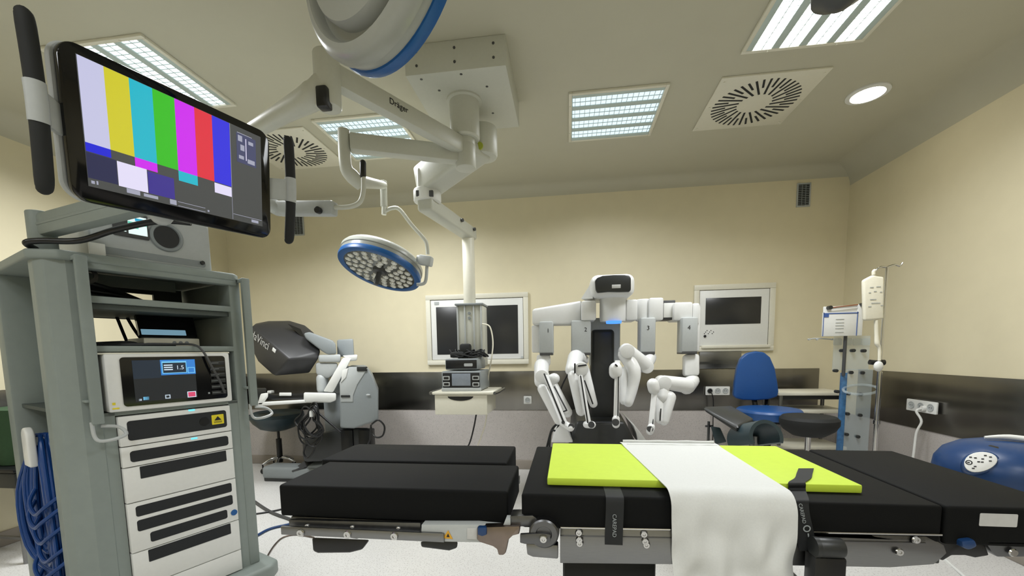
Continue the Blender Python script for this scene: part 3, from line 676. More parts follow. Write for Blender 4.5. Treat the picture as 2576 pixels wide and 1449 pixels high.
mb = MB(); mb.tube([r8(325, 1245, 3.22), r8(270, 1290, 3.24), r8(240, 1370, 3.26), (-.22, 3.3, .25), (-.25, 3.4, .01)], .009); mb.tube([r8(315, 1255, 3.2), r8(295, 1310, 3.22), r8(250, 1345, 3.24), (-.16, 3.28, .2), (-.2, 3.42, .01)], .008)
solo(mb, 'cable', 'blackmat', 'loose black cables dropping beside the left fender of the robot', 'cable', r8(320, 1250, 3.2))
# ================================================================== surgeon console
def k7(x, y, Y): return at(*c7(x, y), y=Y)
t = thing('surgeon_console', 'grey surgeon console with a black viewer hood by the left wall', 'console', (-2.1, 3.85, 0))
b = MB(); A_, I_, J_ = k7(85, 325, 3.72), k7(342, 545, 3.50), k7(240, 660, 3.58)
b.hull([A_, I_, J_, k7(83, 470, 3.72), k7(130, 560, 3.68), k7(110, 305, 3.86), k7(200, 287, 3.98), k7(350, 285, 4.02), k7(450, 315, 4.0), k7(510, 365, 3.9), k7(556, 490, 3.72), k7(540, 545, 3.68), k7(480, 640, 3.72), k7(300, 330, 4.15), k7(500, 420, 4.1), k7(430, 600, 4.05), k7(180, 560, 4.0)], .018, 3)
hood = b.build('viewer_hood', 'hood', t)
e1 = (I_ - A_).normalized(); nH = e1.cross(J_ - A_).normalized()
if nH.dot(EYE - A_) < 0: nH = -nH
pt = lambda x, y: (lambda d: EYE + d * ((A_ - EYE).dot(nH) / d.dot(nH)))(ray(*c7(x, y)))
b = MB(); b.text('daVinci', .105, fr(pt(148, 420) + nH * .004, pt(200, 460) - pt(95, 378), nH), .001); b.build('lettering', 'label', hood)
b = MB(); b.box(pt(243, 486) + nH * .004, (.052, .034, .006), .002, rot=fr((0, 0, 0), e1, nH).to_3x3()); b.build('badge', 'white', hood)
b = MB(); b.hull([k7(x, y, Y) + V((0, 0, .003)) for x, y in ((330, 308), (420, 345), (450, 420), (380, 350)) for Y in (3.80, 3.84)]); b.build('hood_recess', 'black', hood)
b = MB(); b.hull([k7(x, y, Y) for x, y in ((440, 372), (480, 362), (635, 420), (655, 440), (662, 512), (600, 515), (560, 490), (455, 410)) for Y in (3.66, 3.86)], .015); b.build('hood_arm', 'mgrey', t)
b = MB(); b.hull([k7(x, y, Y) for x, y in ((665, 415), (775, 408), (782, 530), (668, 530)) for Y in (3.78, 4.02)], .015); b.build('rear_block', 'mgrey', t)
b = MB(); b.hull([k7(x, y, Y) for x, y in ((540, 518), (690, 513), (690, 568), (540, 566)) for Y in (3.66, 3.9)], .015)
b.hull([k7(x, y, Y) for x, y in ((520, 570), (672, 570), (665, 640), (600, 680), (525, 650)) for Y in (3.68, 3.88)], .02); pc = k7(560, 715, 3.7); b.limb(pc + V((0, .02, .05)), pc + V((0, .02, -.05)), .055); b.build('neck', 'lgrey', t)
b = MB(); b.hull([k7(x, y, Y) for x, y in ((690, 600), (760, 590), (850, 640), (780, 760), (660, 780), (640, 740)) for Y in (3.82, 3.98)], .02); b.b2(k7(560, 900, 3.8).x, k7(680, 900, 3.8).x, 3.84, 4.05, .3, k7(600, 760, 3.8).z, .01); b.build('lift_column', 'mgrey', t)
# arm rest : sloping white arms and the horizontal bar
b = MB()
b.hull([k7(x, y, Y) for x, y in ((700, 522), (805, 515), (800, 555), (745, 560)) for Y in (3.56, 3.78)], .012)
b.hull([k7(x, y, Y) for x, y in ((705, 535), (762, 545), (640, 770), (572, 765)) for Y in (3.54, 3.62)], .014)
b.hull([k7(x, y, Y) for x, y in ((440, 770), (660, 775), (660, 825), (620, 840), (440, 842)) for Y in (3.52, 3.66)], .014)
b.hull([k7(x, y, Y) for x, y in ((105, 838), (460, 818), (460, 842), (160, 862), (105, 858)) for Y in (3.52, 3.66)], .01)
b.hull([k7(x, y, Y) for x, y in ((150, 780), (200, 772), (200, 800), (160, 858), (125, 858)) for Y in (3.52, 3.66)], .01); b.build('armrest_frame', 'white', t)
b = MB(); b.hull([k7(x, y, Y) for x, y in ((188, 782), (450, 776), (455, 818), (185, 822)) for Y in (3.56, 3.78)], .012); b.build('armrest_pad', 'black', t)
b = MB(); b.hull([k7(x, y, Y) for x, y in ((275, 772), (358, 772), (358, 794), (275, 794)) for Y in (3.545, 3.60)], .004); b.box(k7(218, 768, 3.7), (.045, .05, .03), .008); b.build('touch_panel', 'white', t)
b = MB(); b.hull([k7(x, y, Y) for x, y in ((105, 740), (190, 740), (185, 830), (105, 835)) for Y in (3.7, 3.86)], .015); b.build('hand_controller', 'xgrey', t)
# rear cabinet
b = MB()
b.hull([k7(x, y, 3.5) for x, y in ((682, 705), (745, 600), (870, 608), (905, 660), (945, 765), (945, 960), (780, 1015), (686, 1012))] + [k7(x, y, 3.92) for x, y in ((700, 690), (755, 585), (860, 585), (905, 640), (945, 740), (945, 930), (790, 985), (700, 985))], .02, 3); cab = b.build('cabinet', 'mgrey', t)
b = MB(); b.prism([k7(x, y, 3.494) for x, y in ((682, 705), (745, 600), (870, 608), (800, 718), (772, 790), (772, 835), (690, 835))], (0, .01, 0), .003); b.build('cabinet_cover', 'lgrey', cab)
b = MB(); b.prism([k7(x, y, 3.488) for x, y in ((700, 605 + 15), (740, 605), (725, 668), (690, 705))], (0, .012, 0), .003); b.build('cabinet_highlight', 'white', cab)
b = MB(); b.box(k7(722, 797, 3.49), (.085, .012, .02), .003); b.box(k7(835, 612, 3.5), (.09, .03, .04), .006); b.build('grip_slot', 'xgrey', cab)
b = MB(); b.ell(k7(875, 788, 3.49), (.02, .006, .009)); b.build('emblem', 'lgrey', cab)
# foot
b = MB(); b.hull([k7(x, y, Y) for x, y in ((430, 1085), (690, 1010), (890, 1010), (880, 1110), (700, 1230), (440, 1240)) for Y in (3.62, 4.1)], .03); b.build('foot', 'xgrey', t)
b = MB()
for x in (735, 855): p = k7(x, 1060, 3.6); b.b2(p.x - .07, p.x + .05, 3.6, 3.7, .08, p.z + .05, .01)
b.build('leg_bracket', 'black', t)
pz = Z_ = at(640, 1205, z=.02)
b = MB(); b.b2(-3.03, -2.30, 3.70, 3.90, .03, .15, .03, 3); b.b2(-2.62, -2.30, 3.72, 4.12, .03, .14, .03, 3); b.hull([(-2.62, 3.72, .15), (-2.35, 3.72, .19), (-2.62, 4.1, .2), (-2.35, 4.1, .3), (-2.35, 3.72, .1), (-2.35, 4.1, .1), (-2.62, 3.72, .1), (-2.62, 4.1, .1)], .01); b.build('pedal_tray', 'mgrey', t)
b = MB(); b.b2(-3.02, -2.32, 3.715, 3.89, .0, .075, .01); b.build('tray_skirt', 'xgrey', t)
b = MB(); b.hull([(-2.70, 3.69, .12), (-2.55, 3.69, .16), (-2.50, 3.9, .24), (-2.66, 3.9, .2), (-2.70, 3.7, .1), (-2.5, 3.9, .1)], .01); b.build('pedal', 'dgrey', t)
for x in (-2.25, -1.75):
    b = MB(); b.cyl((x - .02, 3.75, .045), (x + .02, 3.75, .045), .045, bev=.006); b.build('caster', 'blackmat', t)
mb = MB(); rr = random.Random(5)
for k in range(9):
    cx_, cy_ = 480 + rr.uniform(-22, 30), 1010 + rr.uniform(-30, 30); rx, ry = rr.uniform(55, 92), rr.uniform(85, 125); ph = rr.uniform(-.5, .5); Yk = 3.5 - .012 * k
    mb.tube([k7(cx_ + rx * math.cos(a + ph) * (1 if math.sin(a) > 0 else .5), cy_ - 20 + ry * math.sin(a), Yk + .01 * math.sin(a * 2)) for a in [2 * PI * q / 14 for q in range(15)]], .0075, 8, 4)
mb.tube([k7(520, 1120, 3.47), k7(500, 1180, 3.47), k7(465, 1215, 3.47), k7(440, 1180, 3.47), k7(455, 1120, 3.47)], .008)
mb.tube([k7(540, 910, 3.5), k7(620, 980, 3.5), k7(690, 1040, 3.5)], .009)
cc = solo(mb, 'cable_coil', 'black', 'coil of black cables hanging under the console armrest', 'cable', k7(485, 890, 3.5))
b = MB(); b.tube([k7(490, 890, 3.42), k7(492, 935, 3.42)], .016, smooth=False); b.build('cable_tie', 'white', cc)
mb = MB(); mb.tube([k7(900, 985, 3.48), k7(945, 958, 3.48), k7(985, 1000, 3.5), k7(975, 1060, 3.5), k7(935, 1075, 3.5), k7(905, 1050, 3.52), k7(895, 1005, 3.52)], .008)
mb.tube([k7(895, 990, 3.52), k7(888, 1080, 3.54), k7(890, 1160, 3.56), (-1.6, 3.7, .01)], .008)
solo(mb, 'cable_loop', 'black', 'single loop of black cable at the right side of the console cabinet', 'cable', k7(900, 985, 3.48))
# ================================================================== stools, chair
def five_base(t, c, r, z, m='chrome', cast='black', a0=.3):
    for k in range(5):
        a = a0 + 2 * PI * k / 5; d = V((math.cos(a), math.sin(a), 0)); e_ = V(c) + d * r
        b = MB(); b.tube([V((c[0], c[1], z + .05)), V((c[0], c[1], z + .045)) + d * r * .5, V((e_.x, e_.y, z))], [.016, .014, .011], 10, 4); l = b.build('base_arm', m, t)
        b = MB(); b.cyl((e_.x - .014, e_.y, .027), (e_.x + .014, e_.y, .027), .027, seg=18, bev=.004); b.cyl((e_.x, e_.y, .03), (e_.x, e_.y, z), .008, seg=8); b.build('caster', cast, l)
sc_ = V((-3.10, 4.075, 0))
t = thing('stool', 'dark teal saddle stool on a chrome base left of the console', 'stool', sc_)
zs = .60
b = MB(); b.lathe([(0, zs - .15), (.08, zs - .15), (.17, zs - .12), (.23, zs - .06), (.265, zs - .0), (.26, zs + .035), (.22, zs + .055), (.1, zs + .045), (0, zs + .04)], (sc_.x, sc_.y, 0), (0, 0, 1)); b.build('seat', 'teal', t)
b = MB(); b.cyl((sc_.x, sc_.y, .28), (sc_.x, sc_.y, .46), .014); b.cyl((sc_.x, sc_.y, .1), (sc_.x, sc_.y, .36), .028, bev=.004); b.build('gas_lift', 'black', t)
five_base(t, sc_, .165, .10, a0=.1)
sc_ = V((1.68, 3.15, 0)); zs = .735
t = thing('stool', 'round black stool in front of the white shelf trolley', 'stool', sc_)
b = MB(); b.lathe([(0, zs - .10), (.10, zs - .10), (.155, zs - .06), (.178, zs - .02), (.178, zs + .015), (.16, zs + .035), (0, zs + .04)], (sc_.x, sc_.y, 0), (0, 0, 1)); b.build('seat', 'blackmat', t)
b = MB(); b.cyl((sc_.x, sc_.y, .1), (sc_.x, sc_.y, zs - .09), .018); b.build('gas_lift', 'chrome', t)
five_base(t, sc_, .165, .09)
# blue chair
def k9(x, y, Y): return at(*c9(x, y), y=Y)
t = thing('office_chair', 'blue padded swivel chair under the right wall screen', 'chair', (1.55, 3.55, 0))
pts = [(372, 1050), (380, 960), (398, 850), (425, 775), (470, 735), (540, 720), (600, 728), (645, 765), (680, 845), (700, 950), (708, 1020), (700, 1058), (640, 1078), (540, 1086), (440, 1083), (385, 1070)]
b = MB(); b.prism([k9(x, y, 3.68) for x, y in pts], (.01, .07, 0), .022, 3); b.build('backrest', 'chairb', t)
b = MB(); b.prism([k9(x - 8, y, 3.755) for x, y in pts], (.012, .03, 0), .012); b.build('backrest_shell', 'black', t)
b = MB(); b.limb(k9(520, 1060, 3.76), k9(540, 1180, 3.72), .02); b.beam(k9(540, 1200, 3.74), k9(620, 1215, 3.5), .05, .02, .006); b.limb(k9(620, 1075, 3.77), k9(610, 1180, 3.70), .02); b.build('back_stem', 'black', t)
cs = k9(630, 1180, 3.52); rx = (k9(868, 1180, 3.5).x - k9(398, 1180, 3.5).x) / 2
b = MB(); b.tube([cs + V((0, 0, -.045)), cs + V((0, 0, -.035)), cs + V((0, 0, .015)), cs + V((0, 0, .035)), cs + V((0, 0, .042))], [rx * .80, rx * .96, rx, rx * .93, rx * .7], 40, 3); b.build('seat', 'chairb', t)
b = MB(); b.cyl(cs + V((0, 0, -.065)), cs + V((0, 0, -.04)), rx * .78, bev=.01); b.build('seat_pan', 'black', t)
b = MB(); b.cyl((cs.x, cs.y, .1), (cs.x, cs.y, cs.z - .06), .026); b.build('gas_lift', 'black', t)
five_base(t, (cs.x, cs.y, 0), .19, .09, 'dgrey')
# white shelf trolley
t = thing('shelf_trolley', 'low white open shelf trolley beside the blue chair', 'trolley', (2.08, 4.0, 0))
for z, nm in ((.868, 'top_shelf'), (.715, 'middle_shelf'), (.40, 'bottom_shelf')):
    b = MB(); b.b2(1.80, 2.36, 3.84, 4.2, z - .028, z, .006); b.build(nm, 'offw', t)
for x in (1.83, 2.33):
    for y in (3.87, 4.17):
        b = MB(); b.b2(x - .012, x + .012, y - .012, y + .012, .06, .845, .003); l = b.build('leg', 'steel', t)
        b = MB(); b.cyl((x - .012, y, .03), (x + .012, y, .03), .03, seg=16); b.build('caster', 'black', l)
b = MB(); b.b2(1.84, 2.32, 3.90, 4.18, .80, .838, .006); b.build('drawer', 'xgrey', t)
# ================================================================== IV stand with bag
t = thing('iv_stand', 'thin chrome infusion stand with two hooks near the right wall', 'infusion stand', (2.01, 3.0, 0))
YI = 3.0
b = MB(); p0 = at(2230, 672, y=YI); xi = 2.01
b.cyl((xi, YI, .12), (xi, YI, p0.z), .0085); b.build('upper_tube', 'chrome', t)
zj = at(2208, 1062, y=YI).z
b = MB(); b.cyl((xi, YI, .1), (xi, YI, at(2210, 935, y=YI).z), .0135); b.cyl((xi, YI, zj - .012), (xi, YI, zj + .012), .019); b.build('lower_tube', 'chrome', t)
b = MB(); b.tube([at(2232, 672, y=YI), at(2252, 666, y=YI), at(2264, 669, y=YI), at(2271, 661, y=YI)], .006); b.build('hook', 'chrome', t)
b = MB(); b.tube([at(2232, 672, y=YI), at(2215, 672, y=YI), at(2204, 680, y=YI), at(2196, 692, y=YI)], .006); b.build('hook', 'chrome', t)
b = MB(); pk = at(2209, 912, y=2.985); b.box(pk + V((.0, 0, 0)), (.045, .04, .03), .006); b.cyl(pk + V((-.05, 0, .004)), pk + V((-.02, 0, 0)), .016); b.cyl(pk + V((.02, 0, 0)), pk + V((.035, 0, 0)), .018); b.build('clamp', 'black', t)
five_base(t, (xi, YI, 0), .16, .09)
YG = 2.96
t = thing('infusion_bag', 'milky infusion bag with faint printing hanging on the infusion stand', 'infusion bag', at(2198, 690, y=YG))
pts = [(1338, 190), (1395, 160), (1420, 150), (1445, 160), (1495, 165), (1493, 480), (1420, 488), (1345, 492)]
b = MB(); b.prism([k9(x, y, YG - .015) for x, y in pts], (0, .03, 0), .012, 3); b.build('bag', 'drip', t)
b = MB(); b.tube([k9(1412, 152, YG), k9(1412, 128, YG), k9(1424, 118, YG)], .01); b.build('hanger_tab', 'drip', t)
b = MB()
for x, y, w_ in ((1400, 245, .02), (1450, 240, .025), (1385, 285, .012), (1425, 275, .015), (1468, 280, .012), (1410, 335, .035), (1430, 362, .05), (1385, 388, .018), (1475, 380, .014)): b.box(k9(x, y, YG - .0165), (w_, .0015, .005))
b.build('print', 'lgrey', t)
b = MB(); b.tube([k9(1430, 488, YG), k9(1434, 600, YG), k9(1438, 660, YG), k9(1455, 700, YG), k9(1455, 790, YG)], [.011, .011, .014, .009, .009]); b.build('drip_line', 'drip', t)
b = MB(); b.ell(k9(1448, 832, YG - .02), (.026, .02, .033)); b.build('roller_clamp', 'white', t)
# ================================================================== acrylic rack and sign
YK = 3.34
def kk(x, y, Y=YK): return at(*c9(x, y), y=Y)
t = thing('acrylic_rack', 'clear acrylic storage rack with a blue edge and dark knobs', 'rack', (1.92, YK, 0))
a, c = kk(1195, 855), kk(1370, 1449)
b = MB(); b.b2(a.x, c.x, YK, YK + .008, .12, a.z); b.build('lower_panel', 'acr', t)
a2, c2 = kk(1130, 610), kk(1382, 860); b = MB(); b.b2(a2.x, c2.x, YK + .012, YK + .02, c2.z, a2.z); b.build('upper_panel', 'acr', t)
e0, e1_ = kk(1150, 880), kk(1190, 1449)
b = MB(); b.b2(kk(1145, 1200).x, kk(1188, 1200).x, YK - .02, YK + .0, .06, e0.z, .003); b.build('edge_box', 'acrb', t)
b = MB(); b.b2(a.x, c.x, YK - .15, YK + .15, .0, .03, .008); b.b2(e0.x - .03, c.x, YK - .03, YK + .03, .03, .13, .008); b.build('foot', 'lgrey', t)
b = MB(); b.cyl((kk(1185, 700).x, YK - .02, e0.z - .02), (kk(1185, 700).x, YK - .02, kk(1185, 610).z + .02), .011); b.build('post', 'dgrey', t)
for x, y in ((1178, 715), (1258, 715), (1338, 717), (1130, 865), (1242, 878), (1326, 880), (1140, 1020), (1222, 1035), (1312, 1040), (1215, 1185), (1308, 1195), (1208, 1338), (1292, 1355)):
    p = kk(x, y); b = MB(); b.cyl((p.x, YK - .016, p.z), (p.x, YK + .02, p.z), .012, seg=14, bev=.002); b.build('knob', 'xgrey', t)
for x in (1150, 1225, 1295, 1360):
    p = kk(x, 650); b = MB(); b.rrect(fr((p.x, YK + .004, p.z), (1, 0, 0), (0, -1, 0)), .055, .05, .008, .01); b.build('pocket', 'acr', t)
b = MB(); p = kk(1280, 1000); b.tube([p + V((.11 * math.cos(a_) , -.05 + .05 * math.sin(a_), .03 * math.sin(a_ + .3))) for a_ in [2 * PI * k / 16 for k in range(17)]], .009); b.build('ring', 'acr', t)
b = MB(); b.tube([kk(920, 632), kk(990, 625), kk(1100, 632)], .004)
for x in (930, 988, 1100): b.cyl(kk(x, 632) + V((0, -.012, 0)), kk(x, 632), .007, seg=10)
b.build('side_bar', 'lgrey', t)
a, c = kk(1040, 432, 3.29), kk(1290, 605, 3.29)
t = thing('sign_board', 'small white notice with blue edging on the acrylic rack post', 'sign', ((a.x + c.x) / 2, 3.30, c.z))
b = MB(); b.b2(a.x, c.x, 3.29, 3.305, c.z, a.z, .003); b.build('board', 'white', t)
b = MB(); w_ = .004
for q in ((a.x, c.x, a.z - .012, a.z - .005), (a.x, a.x + w_, c.z, a.z), (c.x - w_ * 2, c.x - w_, c.z, a.z)): b.b2(q[0], q[1], 3.287, 3.29, q[2], q[3])
b.b2(a.x + .005, a.x + .035, 3.2865, 3.29, a.z - .034, a.z - .006); b.build('blue_edging', mat('blue_print', S(66, 96, 160), .5), t)
b = MB()
for k, (u_, z_) in enumerate(((.5, .30), (.5, .44), (.5, .56), (.5, .68), (.55, .84))): b.b2(a.x + (c.x - a.x) * (.5 - .14), a.x + (c.x - a.x) * (.5 + .1), 3.287, 3.29, a.z + (c.z - a.z) * z_ - .002, a.z + (c.z - a.z) * z_ + .002)
b.build('text_lines', 'lgrey', t)
b = MB(); d0, d1_ = kk(1075, 398, 3.31), kk(1315, 375, 3.31); b.limb(d0, d1_, .006); b.b2(kk(1040, 430, 3.31).x, kk(1340, 430, 3.31).x, 3.31, 3.32, a.z - .03, d0.z + .01, .004); b.b2(kk(1292, 370, 3.31).x, kk(1335, 370, 3.31).x, 3.30, 3.32, c.z, d1_.z, .004); b.build('backing_plate', 'white', t)
b = MB(); b.cyl(d0 + V((0, -.03, 0)), d0, .014, seg=16); b.cyl(d1_ + V((0, -.03, 0)), d1_, .012, seg=16); b.build('knob', 'xgrey', t)
b = MB(); b.tube([d0 + V((.02, -.02, 0)), d1_ + V((-.03, -.02, 0))], .004, smooth=False); b.build('rod', mat('copper_rod', S(170, 110, 80), .35, .6), t)
# ================================================================== vision cart (local frame: x along the front, y to the back, z up)
CA = math.atan2(.91813, .39627)
MC = Matrix.Translation((-1.70, 1.98, 0)) @ Matrix.Rotation(CA, 4, 'Z')
def lw(x, y, z): return MC @ V((x, y, z))
t = cart = thing('equipment_cart', 'tall grey-green equipment cart with open shelves and slotted drawers at the left', 'cart', (-1.70, 1.98, 0), CA)
def B(): return MB(MC)
b = B(); b.prism([(x, y, 1.635) for x, y in ((-.63, -.02), (.0, -.02), (.035, .02), (.035, .80), (-.66, .80), (-.70, .76), (-.70, .06))], (0, 0, .036), .01, 3)
b.b2(-.56, .01, -.012, .06, 1.612, 1.64, .006); b.build('top_board', 'cart', t)
b = B(); b.prism([(x, y, .12) for x, y in ((-.545, .0), (-.605, .0), (-.66, .03), (-.68, .065), (-.68, .13), (-.56, .13))], (0, 0, 1.52), .004, 1); b.build('corner_post', 'cart', t, smooth=12)
b = B(); b.prism([(x, y, .12) for x, y in ((-.69, .62), (-.69, .72), (-.64, .79), (-.55, .79), (-.55, .62))], (0, 0, 1.52), .01); b.build('corner_post', 'cart', t)
b = B(); b.b2(-.024, .03, .0, .13, .12, 1.64, .008); b.build('corner_post', 'cart', t)
b = B(); b.b2(-.024, .03, .66, .79, .12, 1.64, .008); b.build('corner_post', 'cart', t)
b = B()
def sp(u_, v_):
    y = .13 + .49 * u_; x = -.655 + .075 * math.sin(min(1, u_ * 1.0) * PI * .5) ** 1.4
    return V((x, y, 1.04 + .60 * v_))
b.grid(sp, 16, 2, .006); b.build('side_panel', 'cart', t)
b = B(); b.b2(-.56, -.55, .12, .64, .12, 1.05, .002); b.b2(-.66, -.55, .13, .62, 1.03, 1.045); b.build('side_recess', 'cartd', t)
b = B(); b.b2(-.01, .012, .12, .67, .12, 1.63, .002); b.build('side_panel', 'cart', t)
b = B(); b.b2(-.552, -.018, .10, .70, .12, .996); b.b2(-.552, -.507, .004, .12, .12, 1.02); b.b2(-.066, -.018, .004, .12, .12, 1.02); b.b2(-.552, -.018, .004, .3, 1.006, 1.022, .002); b.build('lower_body', 'cart', t)
b = B(); b.b2(-.545, -.02, .0, .6, 1.478, 1.506, .004); b.build('shelf', 'cart', t)
b = B(); b.b2(-.545, -.02, .0, .6, 1.277, 1.303, .004); b.build('shelf', 'cart', t)
b = B(); b.b2(-.15, -.02, .54, .56, 1.30, 1.63); b.b2(-.55, -.15, .54, .56, 1.595, 1.63); b.b2(-.55, -.15, .54, .56, 1.455, 1.535); b.b2(-.55, -.15, .54, .56, 1.30, 1.325); b.b2(-.55, -.02, .54, .56, 1.02, 1.29)
b.b2(-.545, -.02, .02, .5, 1.455, 1.476); b.build('back_panel', 'cartd', t)
b = B(); b.b2(-.545, -.16, .24, .26, 1.58, 1.63); b.build('inner_rail', 'cartd', t)
b = B(); b.lathe([(.02, -.003), (.034, -.003), (.034, .003), (.02, .003), (.02, -.003)], (-.52, .10, 1.600), (0, -1, 0), 24); b.build('port_ring', 'black', t)
# base
b = B(); b.prism([(x, y, .035) for x, y in ((-.70, -.10), (.04, -.10), (.10, -.05), (.10, .82), (.04, .88), (-.70, .88), (-.76, .82), (-.76, -.05))], (0, 0, .085), .02, 3); b.build('base', 'cart', t)
for x in (-.66, .0):
    for y in (.0, .78):
        b = B(); b.cyl((x - .02, y, .045), (x + .02, y, .045), .045, bev=.006); b.build('caster', 'blackmat', t)
# hook with peg
b = B(); b.cyl((-.56, .30, .90), (-.70, .30, .90), .022); b.build('cable_hook', 'lgrey', t)
hk = bpy.data.objects['cable_hook']
b = B(); b.prism([(-.72, .30 + .042 * math.cos(a), .925 + .042 * math.sin(a)) for a in [PI * k / 10 for k in range(11)]] + [(-.72, .258, .80), (-.72, .342, .80)], (.028, 0, 0), .008, 3); b.build('hook_plate', 'white', hk)
# handles
def handle(x, ztop, zbot, dx):
    b = B(); b.b2(x - .019, x + .019, -.050, -.030, zbot, ztop, .004); b.b2(x - .022, x + .022, -.046, .004, ztop - .02, ztop - .004, .003); b.b2(x - .03, x + .0, -.04, .004, zbot + .09, zbot + .10, .003); h_ = b.build('handle_bar', 'cart', t)
    b = B(); b.tube([(x - .017, -.035, zbot + .01), (x - .015, -.04, zbot - .045), (x - .002, -.05, zbot - .068), (x + .035, -.075, zbot - .065), (x + .075, -.07, zbot - .05), (x + .06, -.045, zbot - .02), (x + .01, -.03, zbot - .01)], .007, 8, 5); b.build('cable_loop', 'lgrey', h_)
handle(-.572, 1.655, .985, 0); handle(.036, 1.65, .99, 0)
# modules
def panel(zb, zt, name='module_panel'):
    b = B(); b.b2(-.503, -.068, -.012, .10, zb, zt, .003); return b.build(name, 'panel', t)
def slot(x0, x1, z0, z1, par, y=-.0135, r=.012, m='slot', nm='vent_slot'):
    b = B(); b.rrect(fr(((x0 + x1) / 2, y, (z0 + z1) / 2), (1, 0, 0), (0, -1, 0)), x1 - x0, z1 - z0, .006, r); return b.build(nm, m, par)
m1 = panel(.872, 1.001); slot(-.476, -.088, .894, .98, m1)
b = B(); b.rrect(fr((-.128, -.0142, .938), (1, 0, 0), (0, -1, 0)), .054, .048, .002, .003); st = b.build('warning_sticker', 'yellow', m1)
b = B(); F_ = fr((-.128, -.0146, .938), (1, 0, 0), (0, -1, 0)); b.fr = MC
b.prism([F_ @ V((-.016, -.004, 0)), F_ @ V((.016, -.004, 0)), F_ @ V((0, .016, 0))], (0, -.0006, 0))
for k in (-.010, -.015): b.box(F_ @ V((0, k, 0)), (.036, .0008, .002))
b.build('warning_mark', 'ink', st)
b = B(); b.cyl((-.187, -.0135, .935), (-.187, -.0145, .935), .021, seg=24); b.build('connector_port', 'black', m1)
m2 = panel(.780, .868); slot(-.476, -.088, .799, .848, m2)
tl = glow('status_light_cyan', S(110, 225, 240), 1.2)
for zz, nm in ((.999, m1), (.862, m2)):
    b = B(); b.b2(-.248, -.222, -.0145, -.008, zz - .005, zz + .003, .001); b.build('status_light', tl, nm)
m3 = panel(.622, .776, 'drawer_front'); slot(-.448, -.103, .72, .774, m3, r=.003, nm='grip_recess')
m4 = panel(.398, .618)
slot(-.476, -.09, .555, .602, m4, r=.009); slot(-.476, -.09, .488, .538, m4, r=.009); slot(-.435, -.12, .424, .469, m4, r=.009)
b = B(); b.cyl((-.088, -.012, .442), (-.088, -.0145, .442), .015, seg=24); b.build('blue_button', 'blue', m4)
m5 = panel(.236, .394, 'drawer_front'); slot(-.448, -.11, .337, .392, m5, r=.003, nm='grip_recess')
m6 = panel(.125, .232, 'drawer_front')
# ---- generator in the bay
g = thing('electrosurgical_generator', 'wide grey generator with a dark touch panel in the middle of the cart', 'surgical generator', lw(-.29, .2, 1.03), CA)
b = B(); b.b2(-.53, -.056, -.022, .42, 1.024, 1.268, .008); b.build('housing', 'panel', g)
b = B(); b.b2(-.545, -.05, -.012, .02, 1.266, 1.274, .002); b.build('top_lip', 'offw', g)
b = B(); b.rrect(fr((-.281, -.026, 1.149), (1, 0, 0), (0, -1, 0)), .402, .21, .008, .014); bz_ = b.build('bezel', 'glassblk', g)
def gq(x0, x1, z0, z1, m, nm, y=-.0265, par=None):
    b = B(); b.b2(x0, x1, y - .0005, y, z0, z1); return b.build(nm, m, par or bz_)
s1_ = glow('screen_navy', S(14, 34, 52), .9); s2_ = glow('screen_blue', S(46, 126, 205), 1.0); s3_ = glow('screen_white', S(215, 232, 245), 1.0); s4_ = glow('screen_slate', S(10, 18, 26), .8); s5_ = glow('screen_pink', S(214, 70, 110), 1.0); s6_ = glow('screen_cyan', S(120, 200, 240), 1)
b = B()
def q(x0, x1, z0, z1, k, y=-.0268): b.mi = k; b.b2(x0, x1, y - .0004, y, z0, z1)
q(-.443, -.212, 1.06, 1.24, 3); q(-.443, -.345, 1.16, 1.24, 0, -.0269); q(-.345, -.211, 1.171, 1.24, 1, -.0271); q(-.340, -.246, 1.178, 1.233, 5, -.0273); q(-.337, -.249, 1.181, 1.226, 0, -.0275)
for k, zz in enumerate((1.213, 1.203, 1.193)): q(-.333, -.300, zz, zz + .005, 2, -.0277)
q(-.243, -.214, 1.208, 1.236, 1, -.0274); q(-.243, -.214, 1.176, 1.203, 5, -.0274); q(-.240, -.217, 1.179, 1.200, 1, -.0276)
q(-.252, -.217, 1.061, 1.089, 2, -.0273); q(-.249, -.220, 1.064, 1.086, 4, -.0275); q(-.432, -.422, 1.064, 1.073, 2); q(-.416, -.396, 1.066, 1.080, 5); q(-.338, -.318, 1.064, 1.082, 2); q(-.334, -.322, 1.068, 1.078, 3, -.0270)
b.mi = 2; b.text('1.5', .026, fr((-.272, -.0278, 1.203), (1, 0, 0), (0, -1, 0)), .0003)
b.build('screen', [s1_, s2_, s3_, s4_, s5_, s6_], bz_, smooth=0)
b = B()
for k in range(6): b.b2(-.150, -.085, -.030, -.026, 1.065 + .029 * k, 1.083 + .029 * k, .003)
b.build('connector_block', 'xgrey', bz_)
b = B()
for k in range(6): b.b2(-.148, -.112, -.0306, -.03, 1.0735 + .029 * k, 1.0755 + .029 * k)
b.b2(-.166, -.158, -.027, -.026, 1.07, 1.078); b.build('connector_marks', 'print', bz_)
b = B(); b.box((-.513, -.0225, 1.06), (.01, .002, .01)); b.box((-.508, -.0225, 1.04), (.022, .002, .006)); b.build('label', 'yellow', g)
